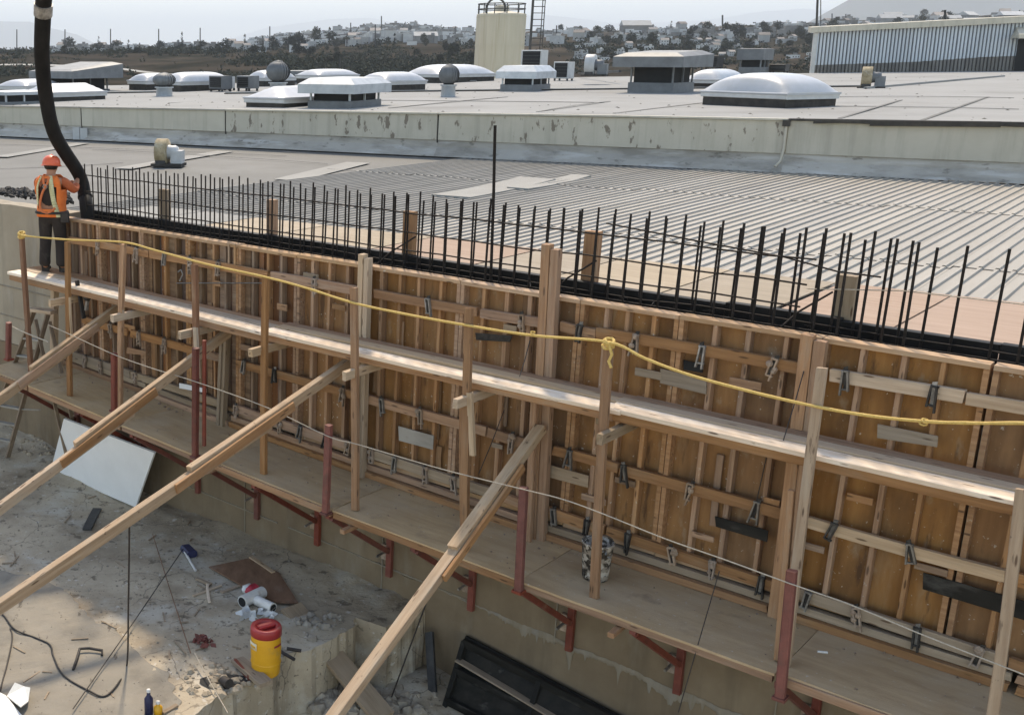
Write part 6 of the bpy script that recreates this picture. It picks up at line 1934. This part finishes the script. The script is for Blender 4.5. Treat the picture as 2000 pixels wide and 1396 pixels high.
# the wood and scrub that read as one mass
b = MB()
for _ in range(15000):
    x = tr_.choice((tr_.uniform(480, 980), tr_.uniform(480, 980), tr_.uniform(1050, 2000), tr_.uniform(1100, 1600), tr_.uniform(-60, 640), tr_.uniform(-60, 640)))
    y = tr_.uniform(50, 160) if x < 980 else tr_.uniform(30, 146)
    if x < 480: y = tr_.choice((tr_.uniform(95, 106), tr_.uniform(95, 150)))
    p = drop(x, y)
    if p is None: continue
    cl = nz(p.x * .02, p.y * .02, 4) + .5 * nz(p.x * .07, p.y * .07, 7) + tr_.gauss(0, .12)
    if cl < (.10 if x < 480 or x > 1050 else .0) - (.12 if p.y > 420 else 0): continue
    D = p.y
    w = tr_.uniform(.4, 1.5) ** 1.3 * (.4 + D / 620)
    for k in range(14 if D < 420 else 8):
        o = p + Vector((tr_.gauss(0, .45) * w, tr_.gauss(0, .45) * w, abs(tr_.gauss(.35, .3)) * w))
        u = Vector((tr_.gauss(0, 1), tr_.gauss(0, 1), tr_.gauss(0, 1))).normalized()
        v = u.orthogonal().normalized() * w * .22
        x_ = u.cross(v)
        b.add([o + v, o + x_, o - v, o - x_], [(0, 1, 2, 3)])
b.build('distant_woodland', 'leaf_d', label='dark scrub and trees massed over the hills behind the factory', cat='woodland', kind='stuff')
# houses
def house_mesh(w, d, h, kind):
    parts = {}
    b = MB()
    b.box((-w / 2, -d / 2, -2.5), (w / 2, d / 2, h))
    parts['wall'] = (b, 'w')
    r_ = MB()
    if kind == 'gable':
        r_.add([(-w / 2 - .3, -d / 2 - .3, h), (w / 2 + .3, -d / 2 - .3, h), (w / 2 + .3, d / 2 + .3, h), (-w / 2 - .3, d / 2 + .3, h), (-w / 2 - .3, 0, h + d * .32), (w / 2 + .3, 0, h + d * .32)], [(3, 2, 1, 0), (0, 1, 5, 4), (2, 3, 4, 5), (1, 2, 5), (3, 0, 4)])
    else:
        r_.box((-w / 2 - .12, -d / 2 - .12, h), (w / 2 + .12, d / 2 + .12, h + .35))
        r_.box((w * .1, -d * .2, h + .35), (w * .35, d * .2, h + 1.9))
    parts['roof'] = (r_, 'r')
    wn_ = []
    for fl in range(max(1, int(h / 2.8))):
        for q in range(max(2, int(w / 2.6))):
            x = -w / 2 + (q + .5) * w / max(2, int(w / 2.6))
            m_ = MB()
            m_.box((x - .5, -d / 2 - .05, fl * 2.8 + .9), (x + .5, -d / 2 - .01, fl * 2.8 + 2.1))
            wn_.append(m_)
    return parts, wn_
def mk(b, nm, m_):
    d_ = bpy.data.meshes.new(nm)
    d_.from_pydata(b.v, [], b.f)
    d_.materials.append(M[m_])
    return d_
hp = []
for q, (w, d, h, kd, wm, rm) in enumerate(((7, 8, 5.6, 'flat', 'house_w', 'house_w'), (9, 8, 3.2, 'flat', 'house_w', 'house_g'), (8, 7, 5.8, 'gable', 'house_w', 'house_roof'), (6, 7, 5.6, 'flat', 'house_g', 'house_g'), (10, 8, 8.4, 'flat', 'house_w', 'house_g'), (16, 9, 4.5, 'gable', 'house_g', 'house_w'))):
    parts, wn_ = house_mesh(w, d, h, kd)
    hp.append(([('wall', mk(parts['wall'][0], 'wall', wm)), ('roof', mk(parts['roof'][0], 'roof', rm))], [mk(x_, 'window', 'dark') for x_ in wn_]))
hl = ['white flat-roofed house in the hillside town', 'low white house with a grey roof in the hillside town', 'white gabled house in the hillside town', 'grey block house in the hillside town', 'taller white building in the hillside town', 'long grey shed with a pale roof in the hillside town']
def house(x, y, kind, sc_=1.0, label=None, group=None, windows=None):
    p = drop(x, y)
    if p is None: return
    sc_ *= min(.48, .08 + p.y / 1350)
    X = Matrix.Translation(p) @ Matrix.Rotation(rnd.uniform(-.7, .7), 4, 'Z') @ Matrix.Diagonal((sc_, sc_, sc_, 1))
    root = link('house', None, None, X, label or hl[kind], 'house', None if label else 'houses of the hillside town, ' + hl[kind])
    if not label: SCAT.append((root, x, y, hl[kind].split(' in the hillside')[0]))
    for nm, d_ in hp[kind][0]: link(nm, d_, root, X)
    if p.y < (windows or 330):
        for d_ in hp[kind][1]: link('window', d_, root, X)
hs_ = random.Random(9)
for _ in range(85): house(hs_.gauss(740, 120), hs_.uniform(56, 92), hs_.choice((0, 1, 2, 3, 4, 0)), hs_.uniform(.7, 1.2))
for _ in range(35): house(hs_.uniform(90, 620), hs_.uniform(92, 103), hs_.choice((0, 1, 3, 2)), hs_.uniform(.7, 1.1))
for _ in range(60): house(hs_.uniform(1080, 1700), hs_.uniform(56, 86), hs_.choice((0, 1, 2, 3, 1)), hs_.uniform(.7, 1.2))
for _ in range(70): house(hs_.uniform(1120, 1600), hs_.uniform(72, 118), hs_.choice((0, 1, 2, 1)), hs_.uniform(.5, .85))
for _ in range(40): house(hs_.uniform(1600, 2000), hs_.uniform(30, 60), hs_.choice((0, 1, 2, 3, 5)), hs_.uniform(.8, 1.4))
house(1120, 72, 4, .9, 'square pale tower house with a mast right of the tank', windows=600)
house(1240, 66, 5, 1.6, 'long dark hall on the ridge right of the tank')
house(830, 84, 5, 1.3, 'long pale warehouse on the slope left of the tank')
for mt_, num, lb_ in (('house_w', 800, 'dense pale town spread over the far hills'), ('house_g', 1000, 'grey houses scattered through the far hillside town')):
    b = MB()                      # tiny houses further up the hill: one mass each
    for _ in range(num):
        x = hs_.choice((hs_.gauss(740, 140), hs_.gauss(740, 140), hs_.uniform(60, 900), hs_.uniform(1050, 2000)))
        y = hs_.uniform(50, 90) if 420 < x < 960 else (hs_.uniform(84, 104) if x < 420 else hs_.uniform(30, 80))
        p = drop(x, y)
        if p is None or p.y < 400: continue
        w, d, h = hs_.uniform(1.3, 3.4), hs_.uniform(1.5, 3.4), hs_.uniform(1.0, 2.4)
        X = Matrix.Translation(p) @ Matrix.Rotation(hs_.uniform(0, 3), 4, 'Z')
        b.box((-w / 2, -d / 2, -2), (w / 2, d / 2, h), X)
    b.build('distant_town', mt_, label=lb_, cat='town', kind='stuff')
# masts on the skyline
ml = ['slim mast on the far skyline']
for x, y0, yt in ((33, 102, 58), (127, 100, 58), (216, 98, 57), (310, 96, 57), (391, 94, 55), (527, 92, 52), (348, 94, 78), (733, 88, 48), (745, 62, 32), (889, 72, 52), (685, 66, 45), (1411, 62, 30), (1518, 58, 40), (1087, 72, 50), (1625, 52, 27), (1652, 50, 28)):
    p = drop(x, y0 + 4)
    if p is None: continue
    t = atd(x, yt, p.y)
    o = rod('mast', [p, t], .0009 * p.y * (.55 if x != 1411 else .8), m='steel', label='slim mast', cat='mast', group='slim masts on the skyline', n=5)
    SCAT.append((o, x, 80, 'slim skyline mast'))
def zone(x):
    for lim, t in ((75, 'at the far left edge'), (160, 'just right of the hose'), (330, 'above the left skylights'), (470, 'right of the left skylights'), (600, 'above the grey ball ventilator'), (700, 'above the flat dark hood'), (800, 'under the hilltop town'), (930, 'left of the tank'), (1130, 'right of the tank ladder'), (1290, 'above the big grey hood'), (1400, 'right of the big hood'), (1500, 'above the slim vent'), (1600, 'left of the metal shed'), (1780, 'over left half of shed')):
        if x < lim: return t
    return 'over right half of shed'
cells_ = {}
for o, x, y, base_ in SCAT:
    lv = 'upper ' if y < 66 else ('lower ' if y > 98 else '')
    cells_.setdefault(lv + base_ + ' ' + zone(x), []).append((x, y, o))
for lb_, lst in cells_.items():
    lst.sort(key=lambda t: t[0])
    for q, (x, y, o) in enumerate(lst):
        if len(lst) == 1: o['label'] = lb_
        elif q < 13: o['label'] = lb_ + ', ' + (ord_[q] + ' from left' if q else 'leftmost')
        else: o['label'] = lb_ + (', rightmost end' if q == len(lst) - 1 else ', near right end')
# access road on the left slope
a = [drop(x, y) for x, y in ((0, 134), (80, 134), (160, 137), (230, 141), (290, 149), (340, 154))]
a = [p for p in a if p]
b = MB()
sp = smooth_path(a, 8)
vs = []
for p in sp: vs += [p + Vector((0, -2.2, .5)), p + Vector((0, 2.2, .7))]
b.add(vs, [(i * 2, i * 2 + 2, i * 2 + 3, i * 2 + 1) for i in range(len(sp) - 1)])
b.build('access_road', 'roof_patch', kind='structure')

# ------------------------------------------------------------------ haze: one closed box of thin air
hz = bpy.data.materials.new('haze')
hz.use_nodes = True
hn = hz.node_tree.nodes
hn.remove(hn['Principled BSDF'])
pv = hn.new('ShaderNodeVolumePrincipled')
pv.inputs['Color'].default_value = (0.82, 0.91, 1.0, 1)
pv.inputs['Density'].default_value = 0.00020
pv.inputs['Anisotropy'].default_value = 0.1
hz.node_tree.links.new(pv.outputs[0], hn['Material Output'].inputs['Volume'])
b = MB()
b.box((-22000, -600, -120), (30000, 26000, 760))
hb_ = b.build('haze', hz, kind='stuff', label='pale summer haze over the hills', cat='haze')
